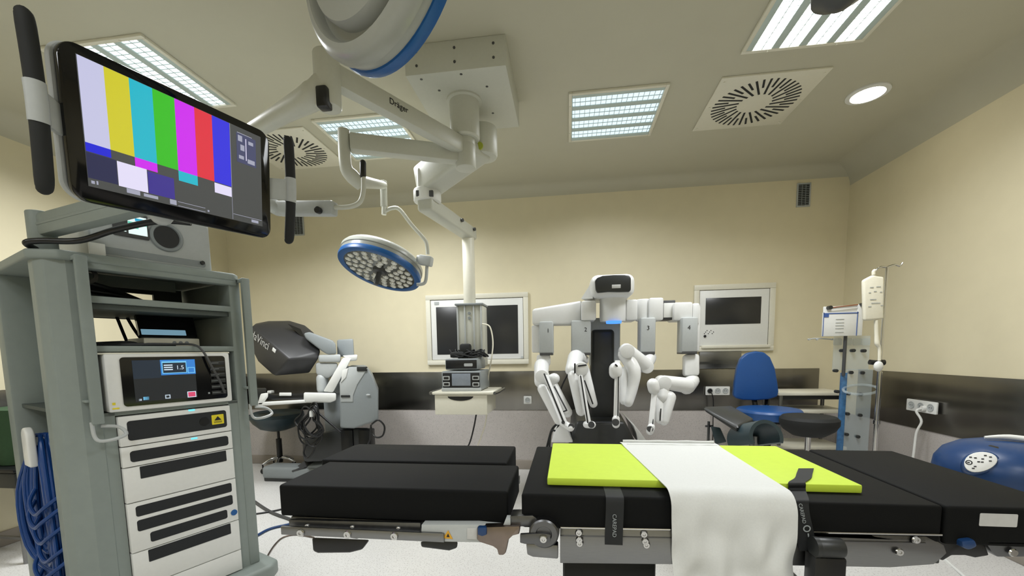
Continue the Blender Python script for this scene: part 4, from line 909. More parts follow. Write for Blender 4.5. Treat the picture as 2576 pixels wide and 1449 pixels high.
# ---- video unit on the middle shelf
g = thing('video_unit', 'small pale control unit with a tilted black screen on the cart shelf', 'control unit', lw(-.2, .25, 1.303), CA)
b = B(); b.b2(-.335, -.105, .16, .36, 1.304, 1.345, .006); b.build('base', 'offw', g)
b = B(); F_ = fr((-.222, .20, 1.407), (1, 0, 0), (0, -.95, .30)); b.rrect(F_, .235, .118, .02, .01); sc_ = b.build('screen', 'glassblk', g)
b = B(); F2 = F_ @ Matrix.Translation((-.02, -.035, .0004)); b.rrect(F2, .18, .028, .001, .002); b.build('screen_strip', glow('screen_pale_blue', S(120, 160, 180), .8), sc_)
b = B()
for k in range(3): b.cyl((-.215 + .026 * k, .158, 1.323), (-.215 + .026 * k, .163, 1.323), .008, seg=14)
b.build('button', 'mgrey', g)
mb = MB(MC); mb.tube([(-.50, .2, 1.312), (-.42, .13, 1.312), (-.33, .10, 1.313), (-.25, .06, 1.313), (-.2, .0, 1.309), (-.178, -.035, 1.28), (-.150, -.05, 1.20), (-.118, -.05, 1.12), (-.097, -.034, 1.07)], .0052)
solo(mb, 'signal_cable', 'dgrey', 'thin grey cable draped from the cart shelf over the dark touch panel', 'cable', lw(-.2, 0, 1.3))
mb = MB(MC)
mb.tube([(-.53, .14, 1.315), (-.44, .2, 1.312), (-.36, .18, 1.313), (-.28, .14, 1.313), (-.22, .14, 1.312)], .008); mb.tube([(-.53, .22, 1.314), (-.4, .15, 1.322), (-.34, .2, 1.312)], .007)
mb.tube([(-.32, .4, 1.314), (-.33, .42, 1.38), (-.345, .44, 1.47)], .007); mb.tube([(-.25, .40, 1.314), (-.28, .44, 1.4), (-.30, .46, 1.47)], .007)
solo(mb, 'cable_bundle', 'blackmat', 'black cables lying on the cart shelf left of the tilted screen', 'cable', lw(-.4, .2, 1.31))
mb = MB(MC); mb.tube([(-.54, .12, 1.575), (-.42, .2, 1.56), (-.3, .3, 1.535), (-.2, .38, 1.515), (-.14, .42, 1.514)], .012); mb.tube([(-.535, .16, 1.545), (-.4, .22, 1.54), (-.27, .3, 1.52), (-.18, .36, 1.514)], .012); mb.tube([(-.53, .1, 1.515), (-.45, .14, 1.516), (-.36, .18, 1.514)], .01)
solo(mb, 'cable_bundle', 'black', 'thick black cables sloping across the top cart shelf', 'cable', lw(-.4, .2, 1.51))
# ---- insufflator on the top board
g = thing('gas_insufflator', 'grey device with small bright screen and round black opening on the cart top', 'medical device', lw(-.28, .25, 1.672), CA)
b = B(); b.b2(-.515, -.07, .045, .48, 1.674, 1.90, .014, 3); b.build('housing', 'lgrey', g)
b = B(); b.rrect(fr((-.30, .044, 1.705), (1, 0, 0), (0, -1, 0)), .40, .03, .01, .012); b.build('front_lip', 'mgrey', g)
b = B(); b.b2(-.44, -.318, .036, .05, 1.775, 1.88, .003); bz_ = b.build('bezel', 'dgrey', g)
b = B()
b.mi = 0; b.b2(-.39, -.325, .0345, .036, 1.79, 1.868)
b.mi = 1; b.b2(-.39, -.325, .034, .0345, 1.832, 1.842); b.b2(-.39, -.355, .034, .0345, 1.815, 1.822)
b.mi = 2; b.b2(-.365, -.325, .034, .0345, 1.848, 1.86)
b.mi = 0; b.b2(-.43, -.398, .0345, .036, 1.795, 1.806)
b.build('screen', [glow('screen_mint_white', S(225, 246, 240), 1.1), glow('screen_mint', S(100, 205, 180), 1), glow('screen_teal', S(20, 160, 200), 1)], bz_, smooth=0)
b = B(); b.lathe([(.062, 0), (.066, .004), (.062, .01), (.052, .012), (.047, 0), (.047, -.01)], (-.252, .046, 1.805), (0, -1, 0), 40); rg = b.build('port_ring', 'mgrey', g)
b = B(); b.cyl((-.252, .0445, 1.805), (-.252, .041, 1.805), .049, seg=36); b.build('port', 'black', rg)
b = B(); b.cyl((-.115, .046, 1.712), (-.115, .034, 1.712), .009, seg=16); b.build('knob', 'black', g)
b = B(); b.box((-.50, .03, 1.70), (.05, .012, .05), .002); b.build('paper_tag', 'white', g)
# ---- blue cable coil on the hook
mb = MB(MC); rr = random.Random(11)
for k in range(48):
    y0 = .31 + rr.uniform(-.015, .03); x_ = -.60 - rr.uniform(.0, .075); L_ = rr.uniform(.5, .80); w_ = rr.uniform(.05, .145); wf = w_ * rr.uniform(1.0, 2.2); xo = -.055 * max(0, (wf - .16) / .16); ph = rr.uniform(-.01, .03)
    pts = [(x_, y0, .925), (x_ - .01, y0 - w_ * .55 + ph, .86), (x_ - .015, y0 - w_ + ph, .925 - L_ * .45), (x_ - .012, y0 - w_ * .8 + ph, .925 - L_ * .85), (x_ - .01, y0 + ph, .925 - L_), (x_ - .012 + xo, y0 + wf * .8 + ph, .925 - L_ * .85), (x_ - .01 + xo, y0 + wf + ph, .925 - L_ * .45), (x_, y0 + wf * .5 + ph, .87), (x_, y0, .925)]
    mb.tube(pts, .0085, 8, 4)
for k in range(7):
    z_ = .64 - .075 * k + rr.uniform(-.02, .02); x_ = -.69 - rr.uniform(0, .03)
    mb.tube([(x_ + .05, .13, z_ + .06), (x_, .19, z_ + .0), (x_ - .01, .28, z_ - .04), (x_ - .005, .38, z_ - .0), (x_ + .05, .46, z_ + .07)], .008, 8, 5)
solo(mb, 'cable_coil', 'bluecab', 'thick coil of blue cable hanging on the left side of the cart', 'cable', lw(-.62, .30, .92))
# ================================================================== colour bar monitor
D1 = V((.21326034, .9747879, .06563984)).normalized(); DV = V((.12759982, -.09439972, .98732314)).normalized(); DN = D1.cross(DV)
P0 = V((-1.23031953, 1.65700455, 1.75660887))
FM = Matrix((D1, DV, DN)).transposed().to_4x4(); FM.translation = P0
t = mon = thing('monitor', 'large black-framed monitor showing colour bars, on an arm above the cart', 'monitor', FM @ V((-.317, .18, -.05)))
b = MB(); b.rrect(FM @ Matrix.Translation((-.317, .182, 0)), .634, .404, .022, .045, 8, .004); bz_ = b.build('bezel', 'glassblk', t)
b = MB(); b.rrect(FM @ Matrix.Translation((-.322, .184, -.0225)), .640, .404, .03, .05, 8, .012); b.rrect(FM @ Matrix.Translation((-.317, .182, -.05)), .5, .3, .04, .04, 6, .01); b.build('rear_shell', 'lgrey', t)
cols = [('grey_white', (196, 196, 226)), ('yellow', (205, 198, 40)), ('cyan', (20, 180, 200)), ('green', (50, 186, 26)), ('magenta', (205, 30, 235)), ('red', (222, 40, 60)), ('blue', (42, 38, 218)), ('grey', (66, 68, 68)), ('navy', (26, 30, 72)), ('white', (226, 220, 246)), ('violet', (54, 40, 138)), ('pure_blue', (12, 22, 210)), ('pale_line', (160, 162, 180)), ('slate_blue', (62, 66, 100))]
mm = [glow('bar_' + n_, S(*c_), 1.0) for n_, c_ in cols]
b = MB(FM); lay = [0]
def q(x0, x1, y0, y1, n_, z=.001):
    b.mi = [c_[0] for c_ in cols].index(n_); b.b2(x0, x1, y0, y1, z, z + .0004)
q(-.597, -.041, .024, .357, 'grey')
xs = [-.595, -.537, -.477, -.416, -.353, -.2915, -.2325, -.169]
for k, n_ in enumerate(('grey_white', 'yellow', 'cyan', 'green', 'magenta', 'red', 'blue')): q(xs[k], xs[k + 1], .14, .356, n_, .0016)
q(xs[0], xs[1], .117, .14, 'pure_blue', .0018); q(xs[2], xs[3], .114, .14, 'magenta', .0018); q(xs[4], xs[5], .109, .14, 'cyan', .0018); q(xs[6], xs[7], .104, .137, 'white', .0018)
q(-.596, -.526, .047, .115, 'navy', .0018); q(-.524, -.447, .045, .114, 'white', .0018); q(-.445, -.369, .045, .110, 'violet', .0018)
q(-.168, -.167, .026, .356, 'pale_line', .002)
q(-.143, -.064, .236, .336, 'slate_blue', .0018); q(-.107, -.104, .25, .326, 'white', .0022)
for x0, x1, y0, y1 in ((-.137, -.12, .31, .33), (-.095, -.075, .31, .322), (-.135, -.115, .25, .262), (-.10, -.07, .243, .258), (-.128, -.112, .28, .30), (-.14, -.08, .337, .339)): q(x0, x1, y0, y1, 'pale_line', .0021)
for x0, x1, y0, y1 in ((-.590, -.582, .033, .041), (-.578, -.574, .033, .043), (-.505, -.47, .031, .044), (-.46, -.42, .032, .041), (-.385, -.365, .028, .043), (-.36, -.27, .040, .0415), (-.36, -.27, .027, .0285), (-.262, -.256, .031, .037), (-.165, -.045, .045, .0465), (-.09, -.06, .031, .041)): q(x0, x1, y0, y1, 'pale_line', .002)
b.build('screen', mm, bz_, smooth=0)
for x0, x1, nm in ((-.708, -.672, -1), (.071, .11, 1)):
    x_ = (x0 + x1) / 2
    b = MB(FM); b.tube([(x_, -.008, -.004), (x_, .02, .003), (x_, .20, .012), (x_, .37, .003), (x_, .395, -.004)], [.016, .0195, .0195, .0195, .016], 14, 6, round_ends=True); h_ = b.build('grip_bar', 'blackmat', t)
    b = MB(FM); b.tube([(x_, .15, .0105), (x_, .20, .012), (x_, .245, .0095)], .0215, 16, 4)
    xe = -.63 if nm < 0 else -.005
    b.hull([(x_, .155, .02), (x_, .24, .02), (x_, .155, -.01), (x_, .24, -.01), (xe, .14, -.04), (xe, .22, -.04), (xe, .14, -.015), (xe, .22, -.015)], .004); b.build('bracket', 'lgrey', h_)
pv = lw(-.63, .13, 1.674)
b = MB(); b.cyl(pv, V((pv.x, pv.y, 1.83)), .042, seg=36, bev=.006); b.build('arm_post', 'cart', t)
mc = FM @ V((-.36, .07, -.09))
b = MB(); b.beam(V((pv.x, pv.y, 1.775)), V((mc.x, mc.y, 1.80)), .055, .085, .012, ext=.02); b.b2(0, 0, 0, 0, 0, 0) if False else None; b.beam(V((pv.x, pv.y, 1.775)) , V((mc.x, mc.y, 1.80)), .060, .012, .003); b.build('support_arm', 'cart', t)
b = MB(); b.limb(V((mc.x, mc.y, 1.74)), V((mc.x, mc.y, 1.90)), .035); b.beam(V((mc.x, mc.y, 1.86)), FM @ V((-.33, .16, -.06)), .06, .06, .01); b.build('tilt_joint', 'lgrey', t)
mb = MB(); mb.tube([lw(-.66, .10, 1.679), lw(-.69, .06, 1.69), lw(-.66, .03, 1.70), at(200, 605, y=1.43), at(290, 578, y=1.44), at(400, 556, y=1.46), at(480, 560, y=1.5)], .0115)
solo(mb, 'video_cable', 'black', 'thick black cable running under the colour bar monitor along its arm', 'cable', lw(-.66, .10, 1.68))
# ================================================================== operating table
t = tab = thing('operating_table', 'black padded operating table with steel side rails across the foreground', 'operating table', (.15, 1.42, 0))
MT = .86
def mattress(x0, x1, y0, y1, nm='mattress', z0=.762, z1=MT, bev=.008, cham=0):
    b = MB()
    if cham: b.prism([(x0, y0, z0), (x1, y0, z0), (x1, y1, z0), (x0 + cham * .5, y1, z0), (x0, y1 - cham, z0)], (0, 0, z1 - z0), bev, 3)
    else: b.b2(x0, x1, y0, y1, z0, z1, bev, 3)
    return b.build(nm, 'mattress', t)
mattress(-.872, -.168, 1.13, 1.405, 'leg_mattress'); mattress(-.92, -.215, 1.43, 1.70, 'leg_mattress', cham=.03)
mattress(-.128, .908, 1.115, 1.70, 'torso_mattress'); hm = mattress(.914, 1.205, 1.115, 1.71, 'head_mattress')
b = MB(); b.rrect(fr((1.026, 1.1145, .829), (1, 0, 0), (0, -1, 0)), .08, .032, .002, .003); b.build('label', 'label', hm)
# leg section metalwork
b = MB(); b.b2(-.845, -.19, 1.14, 1.40, .735, .758, .003); b.b2(-.88, -.24, 1.44, 1.69, .735, .758, .003); b.build('leg_plate', 'dsteel', t)
b = MB(); b.beam(at(730, 1318, y=1.128), at(1060, 1326, y=1.128), .012, .030, .002); r_ = b.build('leg_frame', 'dsteel', t)
pa, pb = at(709, 1333, y=1.10), at(1118, 1352, y=1.10)
b = MB(); b.beam(pa, pb, .010, .026, .002); rl = b.build('side_rail', 'steel', t)
for px, py in ((756, 1341), (874, 1345), (992, 1349)):
    p = at(px, py, y=1.094); b = MB(); b.lathe([(.010, -.002), (.012, .0), (.010, .004), (.005, .004), (.004, .001), (0, .001)], p, (0, -1, 0), 20); b.build('rail_screw', 'chrome', rl)
for px, py in ((772, 1322), (886, 1325), (1002, 1328)):
    p = at(px, py, y=1.121); b = MB(); b.ell(p, (.007, .004, .004)); b.build('frame_screw', 'chrome', r_)
def plate(pts, y, d, nm, m, bev=.002, par=None):
    b = MB(); b.prism([at(px, py, y=y) for px, py in pts], (0, d, 0), bev); return b.build(nm, m, par or t)
hb = plate(((1060, 1320), (1200, 1320), (1260, 1326), (1260, 1366), (1060, 1362), (1060, 1346), (1112, 1348), (1112, 1340), (1060, 1338)), 1.102, .04, 'hinge_block', 'lgrey')
tr = plate(((1114, 1354), (1139, 1356), (1127, 1334)), 1.1005, .001, 'warning_sticker', 'amber', 0, hb)
plate(((1123, 1351), (1131, 1351.5), (1127, 1342)), 1.0998, .0008, 'warning_mark', 'ink', 0, hb)
plate(((1175, 1329), (1200, 1329), (1200, 1358), (1175, 1357)), 1.0985, .004, 'latch_plate', 'label', .001, hb)
plate(((1201, 1327), (1224, 1328), (1224, 1346), (1213, 1350), (1201, 1346)), 1.086, .018, 'blue_button', 'navy', .003, hb)
plate(((1200, 1327), (1308, 1324), (1306, 1344), (1290, 1348), (1279, 1358), (1272, 1392), (1266, 1397), (1254, 1397), (1250, 1382), (1240, 1375), (1206, 1364), (1200, 1358)), 1.09, .03, 'latch_hook', 'bronze', .003)
plate(((1272, 1306), (1284, 1306), (1284, 1321), (1266, 1321)), 1.10, .03, 'hinge_tab', 'lgrey', .001)
plate(((1284, 1298), (1340, 1297), (1350, 1304), (1345, 1325), (1282, 1325)), 1.105, .05, 'hinge_tab', 'dsteel', .002)
jc = at(1368, 1343, y=1.09)
b = MB(); b.lathe([(0, .0), (.020, 0), (.022, -.004), (.036, -.004), (.040, 0), (.042, .02), (.042, .05), (0, .05)], jc, (0, 1, 0), 40); jd = b.build('hinge_disc', 'dsteel', t)
plate(((1308, 1345), (1362, 1342), (1385, 1345), (1385, 1362), (1360, 1370), (1320, 1369), (1308, 1366)), 1.08, .012, 'hinge_arm', 'dsteel', .002)
p = at(1367, 1356, y=1.078); b = MB(); b.lathe([(.009, 0), (.011, .002), (.009, .005), (.004, .005), (.003, .002), (0, .002)], p, (0, -1, 0), 20); b.build('hinge_screw', 'chrome', jd)
plate(((1323, 1368), (1404, 1372), (1404, 1407), (1340, 1402), (1326, 1396)), 1.12, .03, 'hinge_bracket', 'steel', .004)
# main frame
sp_ = plate(((1409, 1327), (2060, 1341), (2330, 1348), (2345, 1356), (2375, 1370), (2382, 1392), (2368, 1405), (2350, 1420), (2240, 1428), (2050, 1424), (1409, 1417)), 1.115, .02, 'side_plate', 'steel', .002)
plate(((1409, 1325.5), (2372, 1344), (2372, 1348.5), (1409, 1329.5)), 1.106, .02, 'top_edge', 'chrome', .001)
plate(((1409, 1347), (2330, 1365), (2330, 1369), (1409, 1350)), 1.112, .01, 'plate_ridge', 'dsteel', .001)
for px, py in ((1456, 1340), (1457, 1358), (1458, 1367), (1620, 1344), (1623, 1362), (1626, 1371), (2262, 1389), (2304, 1358)):
    p = at(px, py, y=1.111); b = MB(); b.lathe([(.008, 0), (.010, .001), (.008, .004), (.004, .004), (.003, .002), (0, .002)], p, (0, -1, 0), 16); b.build('plate_screw', 'chrome', sp_)
b = MB(); b.b2(-.02, .93, 1.14, 1.68, .70, .758, .004); b.b2(.93, 1.19, 1.16, 1.68, .735, .758, .004); b.build('deck', 'xgrey', t)
b = MB(); b.b2(-.02, .93, 1.68, 1.70, .66, .758, .002); b.b2(-.86, -.2, 1.692, 1.704, .70, .735, .002); b.build('rear_plate', 'steel', t)
b = MB(); b.b2(-.016, .255, 1.2, 1.62, .30, .67, .02); b.build('column_bellows', 'blackmat', t)
b = MB(); b.b2(.0, .24, 1.22, 1.6, .08, .32, .01); b.build('column', 'steel', t)
b = MB(); b.b2(-.35, .75, 1.15, 1.67, .0, .11, .03); b.build('base', 'lgrey', t)
b = MB(); b.hull([at(px, py, y=Y) for px, py in ((785, 1352), (930, 1358), (912, 1382), (880, 1390), (800, 1391), (788, 1386)) for Y in (1.17, 1.28)] , .006); b.build('release_handle', 'black', t)
b = MB(); b.hull([at(px, py, y=Y) for px, py in ((1058, 1362), (1152, 1362), (1150, 1378), (1130, 1385), (1060, 1376)) for Y in (1.15, 1.25)], .005); b.build('release_handle', 'xgrey', t)
# head end joint
hj = plate(((2340, 1350), (2440, 1352), (2480, 1372), (2490, 1398), (2455, 1404), (2430, 1398), (2395, 1398), (2372, 1412), (2358, 1402), (2380, 1385), (2365, 1365), (2340, 1360)), 1.125, .05, 'head_joint', 'black', .004)
plate(((2420, 1362), (2455, 1358), (2462, 1376), (2440, 1386), (2422, 1378)), 1.10, .03, 'blue_lever', 'navy', .006, hj)
plate(((2462, 1349), (2640, 1352), (2640, 1402), (2510, 1402), (2496, 1390), (2480, 1366)), 1.12, .03, 'head_rail', 'dsteel', .004)
plate(((2482, 1364), (2640, 1366), (2640, 1370), (2488, 1368)), 1.115, .01, 'rail_ridge', 'steel', .001)
p = at(2548, 1390, y=1.115); b = MB(); b.lathe([(.008, 0), (.010, .001), (.008, .004), (0, .004)], p, (0, -1, 0), 16); b.build('plate_screw', 'chrome', hj)
# ------------------------------------------------------------------ rail clamp
t = thing('rail_clamp', 'black barrel-shaped clamp on the table rail right of the white cloth', 'clamp', at(2090, 1380, y=1.07))
a, c = at(2052, 1378, y=1.07), at(2122, 1380, y=1.07); r_ = .0245
b = MB(); b.cyl((a.x, 1.075, a.z), (c.x, 1.075, a.z), r_, seg=32, bev=.006); b.cyl((a.x - .004, 1.075, a.z), (a.x + .006, 1.075, a.z), r_ * 1.04, seg=32); b.build('barrel', 'xgrey', t)
a2, c2 = at(2050, 1402, y=1.06), at(2132, 1402, y=1.06)
b = MB(); b.b2(a2.x, c2.x, 1.058, 1.106, .50, a2.z, .006); b.build('clamp_body', 'black', t)
# ------------------------------------------------------------------ lime foam pad
mb = MB(); zp0, zp1 = MT + .001, MT + .024
pp = [at(1384, 1222, z=MT), at(2180, 1243, z=MT)]
x0, x1, y0, y1 = -.06, .775, pp[0].y, 1.655
mb.b2(x0, x1, y0, y1, zp0, zp1, .004)
solo(mb, 'foam_pad', 'lime', 'bright lime yellow foam pad across the middle of the operating table', 'pad', (.35, 1.4, zp0))
# ------------------------------------------------------------------ straps
def ribbon(mb, pts, w, th, wd=(1, 0, 0)):
    """flat band through pts, w wide along wd"""
    P = [V(p) for p in pts]; Q = []
    for i in range(len(P) - 1):
        a, b_, c_, d = P[max(i - 1, 0)], P[i], P[i + 1], P[min(i + 2, len(P) - 1)]
        for k in range(6):
            q_ = k / 6; Q.append(.5 * ((2 * b_) + (c_ - a) * q_ + (2 * a - 5 * b_ + 4 * c_ - d) * q_ ** 2 + (3 * b_ - a - 3 * c_ + d) * q_ ** 3))
    Q.append(P[-1]); wd = V(wd)
    mb.grid(lambda u, v: Q[min(int(round(u * (len(Q) - 1))), len(Q) - 1)] + wd * w * (v - .5), len(Q) - 1, 2, th)
t = thing('strap', 'black pad strap hanging from under the lime pad, left of the white cloth', 'strap', (.122, 1.10, .85), 0, 'straps of the lime pad')
b = MB(); ribbon(b, [(.124, 1.20, MT + .0005), (.124, 1.125, MT + .001), (.124, 1.106, .852), (.123, 1.103, .81), (.121, 1.101, .76), (.121, 1.101, .731)], .047, .0018); b.build('webbing', 'strap', t)
b = MB(); b.text('CAREPAD', .0145, fr((.122, 1.0995, .785), (0, 0, -1), (0, -1, 0)), .0003); b.build('lettering', 'print', t)
t = thing('strap', 'black pad strap looped over the lime pad, right of the white cloth', 'strap', (.6, 1.1, .88), 0, 'straps of the lime pad')
zt = zp1 + .004
p1, p2 = at(2022, 1178, z=zt), at(2000, 1225, z=zt)
xe_ = at(2014, 1219, z=zt).x
P_ = [at(2028, 1178, z=zt), at(2024, 1190, z=zt), at(2020, 1202, z=zt), V((xe_ + .004, y0 + .004, zt + .0003)), V((xe_, y0 - .005, zt - .006)), V((xe_ - .001, y0 - .008, zt - .020)), at(2012, 1256, y=1.112), at(2012, 1272, y=1.106), at(2014, 1292, y=1.102), at(2020, 1320, y=1.10), at(2027, 1352, y=1.10), at(2034, 1386, y=1.10)]
b = MB(); ribbon(b, P_, .045, .0018, (1, .10, 0)); b.build('webbing', 'strap', t)
b = MB(); b.text('CAREPAD', .0120, fr(at(2018, 1292, y=1.0965), at(2030, 1365, y=1.0965) - at(2014, 1292, y=1.0965), (0, -1, .0)), .0003); b.lathe([(.006, 0), (.0075, .0004), (.009, 0)], at(2030, 1330, y=1.0975), (0, -1, 0), 20); b.beam(at(2033, 1342, y=1.0975), at(2038, 1378, y=1.0975), .0004, .003, 0, up=(1, 0, 0)); b.build('lettering', 'print', t)
# ------------------------------------------------------------------ white cloth
def clothfn(u, v):
    # u along the drop (0 back .. 1 bottom), v across
    s_ = u * 1.10; L1 = .545; yb, yf = 1.672, 1.127; zt_ = zp1 + .003
    wob = .004 * math.sin(v * 9 + 1) * max(0, u - .5) * 2
    xl = .205 + .060 * min(1, u / .55) + .06 * max(0, u - .55); xr = .562 + .065 * max(0, u - .55)
    x = xl + (xr - xl) * v
    if s_ < L1: y = yb - s_; z = zt_ + .003 * math.exp(-((s_ - .03) / .025) ** 2)
    else:
        d = s_ - L1; r = .05
        if d < r * PI / 2: a = d / r; y = yf - r * math.sin(a) * .9; z = zt_ - r * (1 - math.cos(a))
        else: y = yf - .045 - .012 * (d - r * PI / 2); z = zt_ - r - (d - r * PI / 2)
        k = min(1, d / .25)
        y -= k * (.006 * math.sin(v * 6.5 + 5 * u) + .008 * math.sin(v * 13 - 14 * u + 1) + .007 * math.sin(v * 24 + 16 * u) + .005 * math.sin(u * 34 - v * 12) * (.4 + v) + .004 * math.sin(u * 61 + v * 11 + 2 * math.sin(v * 8))) - k * .012; x += k * .003 * math.sin(u * 9 + v * 3)
    return V((x, y, z))
mb = MB(); mb.grid(clothfn, 90, 44, .0022)
mb.tube([(.216 + .340 * k / 10, 1.668, zp1 + .008 + .001 * math.sin(k * 2)) for k in range(11)], .006, 8, 2)
mb.tube([(.226 + .330 * k / 10, 1.628, zp1 + .0045 + .001 * math.sin(k * 3)) for k in range(11)], .003, 8, 2)
solo(mb, 'cloth', 'cloth', 'white cloth laid over the lime pad and hanging down the front of the table', 'cloth', (.38, 1.4, zp1), smooth=60)
# ------------------------------------------------------------------ leg holder behind the table
t = thing('leg_holder', 'dark padded leg holder with a curved gutter behind the lime pad', 'leg holder', (.98, 2.3, 0))
b = MB(); b.hull([at(px, py, y=Y) for px, py, Y in ((1768, 1022, 2.45), (1840, 1020, 2.6), (1896, 1052, 2.35), (1856, 1072, 2.2), (1770, 1034, 2.42), (1852, 1088, 2.2), (1836, 1032, 2.6), (1893, 1070, 2.35))], .012, 3); b.build('arm_pad', 'xgrey', t)
b = MB(); g0, g1 = at(1868, 1108, y=2.30), at(1928, 1100, y=2.12)
ax = (g1 - g0).normalized(); sd = ax.cross(V((0, 0, 1))).normalized(); up = sd.cross(ax)
def gut(u, v):
    a = PI * (-.12 + 1.24 * v); return g0.lerp(g1, u) + (sd * math.cos(a) * .085 + up * math.sin(a) * .085)
b.grid(gut, 8, 24, .018); b.build('gutter', 'teal', t)
b = MB(); b.hull([at(px, py, y=Y) for px, py in ((1788, 1072), (1812, 1076), (1828, 1112), (1800, 1118)) for Y in (2.36, 2.42)], .006); b.build('gutter', 'teal', t)
b = MB(); p = at(1783, 1060, y=2.42); b.cyl((p.x, 2.42, .35), (p.x, 2.42, p.z), .007); q_ = at(1784, 1072, y=2.42); b.cyl(q_ + V((-.02, 0, 0)), q_ + V((.02, 0, 0)), .006); b.build('thin_rod', 'dsteel', t)
b = MB(); b.cyl((.97, 2.3, .05), (.97, 2.3, at(1870, 1105, y=2.3).z + .02), .025); b.cyl((.70, 2.42, .36), (.97, 2.3, .36), .015); b.b2(.72, 1.2, 2.15, 2.45, .0, .06, .02); b.build('stand', 'steel', t)
# ------------------------------------------------------------------ warming unit at the right
t = thing('warming_unit', 'blue domed device with an oval white keypad beyond the head of the table', 'medical device', (1.935, 2.10, 0))
ctr = V((1.935, 2.10, .675))
b = MB(); b.lathe([(0, -.08), (.17, -.08), (.215, -.05), (.232, -.0), (.226, .05), (.20, .095), (.15, .128), (.09, .145), (0, .150)], ctr, (0, 0, 1), 64); b.build('housing', 'navy', t)
b = MB(); b.tube([ctr + V((-.07, .02, .158)), ctr + V((.0, -.01, .166)), ctr + V((.08, -.06, .155)), ctr + V((.16, -.10, .125)), ctr + V((.20, -.12, .09))], [.006, .012, .013, .012, .006], 12, 5); b.build('white_handle', 'white', t)
nk = V((-.50, -.74, .45)).normalized()
kc = ctr + V((-.118, -.165, .075))
dK = ray(2461, 1163); kc = EYE + dK * ((kc - EYE).dot(nk) / dK.dot(nk))
FK = fr(kc, V((.8, -.5, .16)), nk)
b = MB(); pts = [FK @ V((.050 * math.cos(a) * (1 + .12 * math.cos(a)), .042 * math.sin(a) + .014 * math.cos(a), .0)) for a in [2 * PI * k / 32 for k in range(32)]]
b.prism(pts, nk * .008, .003); kd = b.build('keypad', 'white', t)
b = MB()
b.prism([FK @ V((.057 * math.cos(a) * (1 + .12 * math.cos(a)), .049 * math.sin(a) + .014 * math.cos(a), -.05)) for a in [2 * PI * k / 32 for k in range(32)]], nk * .05, .004); b.build('keypad_boss', 'navy', t)
for x, y in ((-.03, .03), (-.01, .025), (.035, .04), (.055, .03), (.02, .018), (.0, .0), (.05, .005), (-.045, -.005), (-.02, -.03), (-.03, -.042), (.015, -.002)):
    b = MB(); b.box(FK @ V((x * .68, y * .68, .0085)), (.008, .005, .0012), rot=FK.to_3x3()); b.build('button', 'ink', kd)
b = MB(); b.lathe([(.007, 0), (.009, .001), (.011, 0)], FK @ V((-.029, -.003, .0082)), nk, 20); b.build('dial', 'ink', kd)
def dome(px, py, q_):
    d = ray(px, py); e = V(((EYE.x - ctr.x) / .232, (EYE.y - ctr.y) / .232, (EYE.z - ctr.z) / .151)); g = V((d.x / .232, d.y / .232, d.z / .151))
    A_, B_, C_ = g.dot(g), e.dot(g), e.dot(e) - 1; D_ = max(0, B_ * B_ - A_ * C_)
    return EYE + d * ((-B_ - math.sqrt(D_)) / A_ + q_)
b = MB(); b.hull([dome(px, py, q_) for px, py in ((2448, 1130), (2492, 1119), (2512, 1124), (2518, 1134), (2480, 1134)) for q_ in (-.012, .03)], .003); b.build('vent_recess', 'black', t)
b = MB(); b.beam((XR - .012, 2.20, .59), (1.935, 2.10, .59), .06, .03, .004); b.b2(XR - .02, XR - .006, 2.12, 2.28, .52, .66, .004); b.build('wall_bracket', 'steel', t)
# ------------------------------------------------------------------ floor cables
def floor_cable(pts, r, m, label):
    mb = MB(); P = [at(px, py, z=r + .001) if not isinstance(k_, tuple) else k_ for px, py, k_ in [(p[0], p[1], 0) if len(p) == 2 else (0, 0, p) for p in pts]]
    mb.tube(P, r); solo(mb, 'floor_cable', m, label, 'cable', P[0], 'cables on the floor by the cart')
floor_cable([(600, 1230), (636, 1258), (680, 1287), (730, 1306), (800, 1330), (900, 1350)], .011, 'dgrey', 'thick dark grey cable on the floor between the cart and the leg mattress')
floor_cable([(600, 1298), (640, 1293), (690, 1285), (760, 1270), (860, 1260)], .007, 'black', 'thin black cable crossing the thick grey one on the floor')
floor_cable([(600, 1370), (643, 1349), (680, 1330), (730, 1318), (800, 1300), (900, 1290)], .009, 'navy', 'dark blue cable curving on the floor below the crossing cables')
floor_cable([(672, 1400), (690, 1372), (712, 1352), (745, 1345), (790, 1352)], .005, 'bronze', 'thin brownish wire arching on the floor beside the cart base')
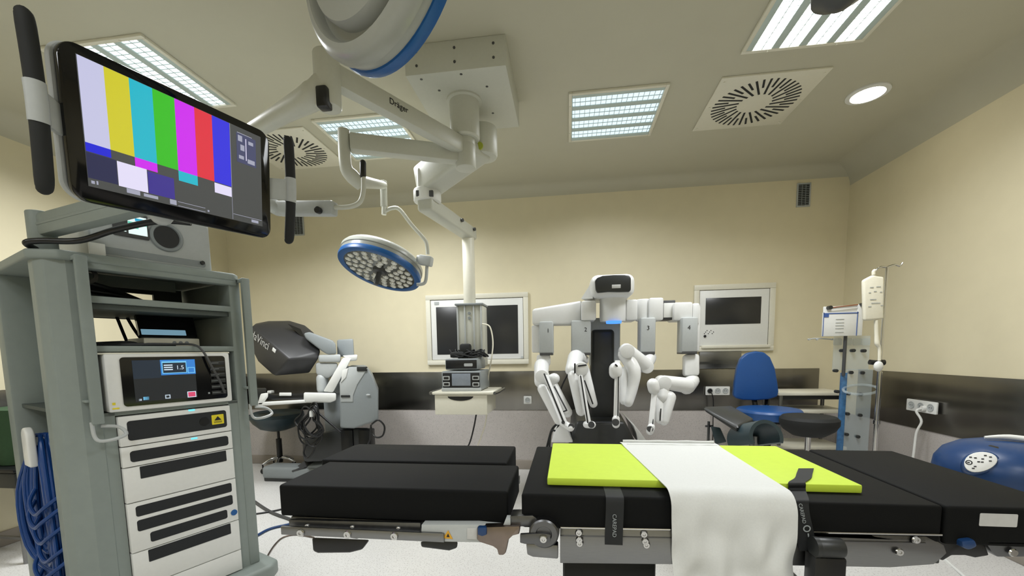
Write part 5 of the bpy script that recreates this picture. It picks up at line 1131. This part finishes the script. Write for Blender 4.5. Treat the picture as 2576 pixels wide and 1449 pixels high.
# ------------------------------------------------------------------ draped side table at the far left
t = thing('side_table', 'dark side table on metal legs with a green drape behind the cart', 'table', (-3.55, 2.25, 0))
zt0, zt1 = at(20, 1205, x=-3.62).z, at(20, 1158, x=-3.62).z
tx0, tx1, ty0, ty1 = XL + .04, -3.28, 2.02, 2.62
b = MB(); b.b2(tx0, tx1, ty0, ty1, zt1 - .025, zt1, .006); b.build('table_top', 'black', t)
b = MB(); b.b2(tx0 + .01, tx1 - .01, ty0 + .01, ty1 - .01, zt0, zt1 - .028, .006); b.build('drawer_box', 'xgrey', t)
for x in (tx0 + .03, tx1 - .03):
    for y in (ty0 + .03, ty1 - .03):
        b = MB(); b.cyl((x, y, .0), (x, y, zt0 + .01), .016); b.build('leg', 'steel', t)
b = MB(); b.beam((tx0 + .03, ty0 + .03, .16), (tx1 - .03, ty0 + .03, .16), .016, .016); b.build('stretcher', 'steel', t)
mb = MB(); zg = zt1 + .004
def drp(u, v):
    a = 2 * PI * u; r = 1 + .04 * math.sin(a * 9) * (1 - v)
    cx_, cy_, hx, hy = (tx0 + tx1) / 2, (ty0 + ty1) / 2, (tx1 - tx0) / 2 - .03, (ty1 - ty0) / 2 - .05
    k = 1 / max(abs(math.cos(a)), abs(math.sin(a))) ** .85
    return V((cx_ + hx * math.cos(a) * k * r * .93, cy_ + hy * math.sin(a) * k * r * .93, zg + .34 * v))
mb.grid(drp, 72, 6, .006)
mb.grid(lambda u, v: drp(u, 1).lerp(V(((tx0 + tx1) / 2, (ty0 + ty1) / 2, zg + .345)), v), 72, 5, .006)
solo(mb, 'drape', 'green', 'green cloth drape over the side table at the far left edge', 'drape', ((tx0 + tx1) / 2, (ty0 + ty1) / 2, zg), smooth=50)
# ================================================================== camera, world, view
cam = bpy.data.cameras.new('camera'); co = bpy.data.objects.new('camera', cam); COL.objects.link(co)
mw = Matrix((CAM_R, -CAM_D, -CAM_F)).transposed().to_4x4(); mw.translation = EYE
co.matrix_world = mw
cam.sensor_fit = 'HORIZONTAL'; cam.sensor_width = 36; cam.lens = F / 2576 * 36; cam.shift_y = (CY - 1449 / 2) / 2576; cam.clip_start = .02
SC.camera = co
w = bpy.data.worlds.new('world'); SC.world = w; w.use_nodes = True
w.node_tree.nodes['Background'].inputs['Color'].default_value = (.9, .9, 1, 1); w.node_tree.nodes['Background'].inputs['Strength'].default_value = .02
SC.view_settings.view_transform = 'Standard'; SC.view_settings.look = 'None'; SC.view_settings.gamma = 1; SC.view_settings.exposure = 0
try: SC.view_settings.use_curve_mapping = False
except Exception: pass
SC.cycles.use_denoising = True; SC.cycles.max_bounces = 7; SC.cycles.diffuse_bounces = 4; SC.cycles.glossy_bounces = 3; SC.cycles.adaptive_threshold = .03; SC.cycles.sample_clamp_indirect = 10
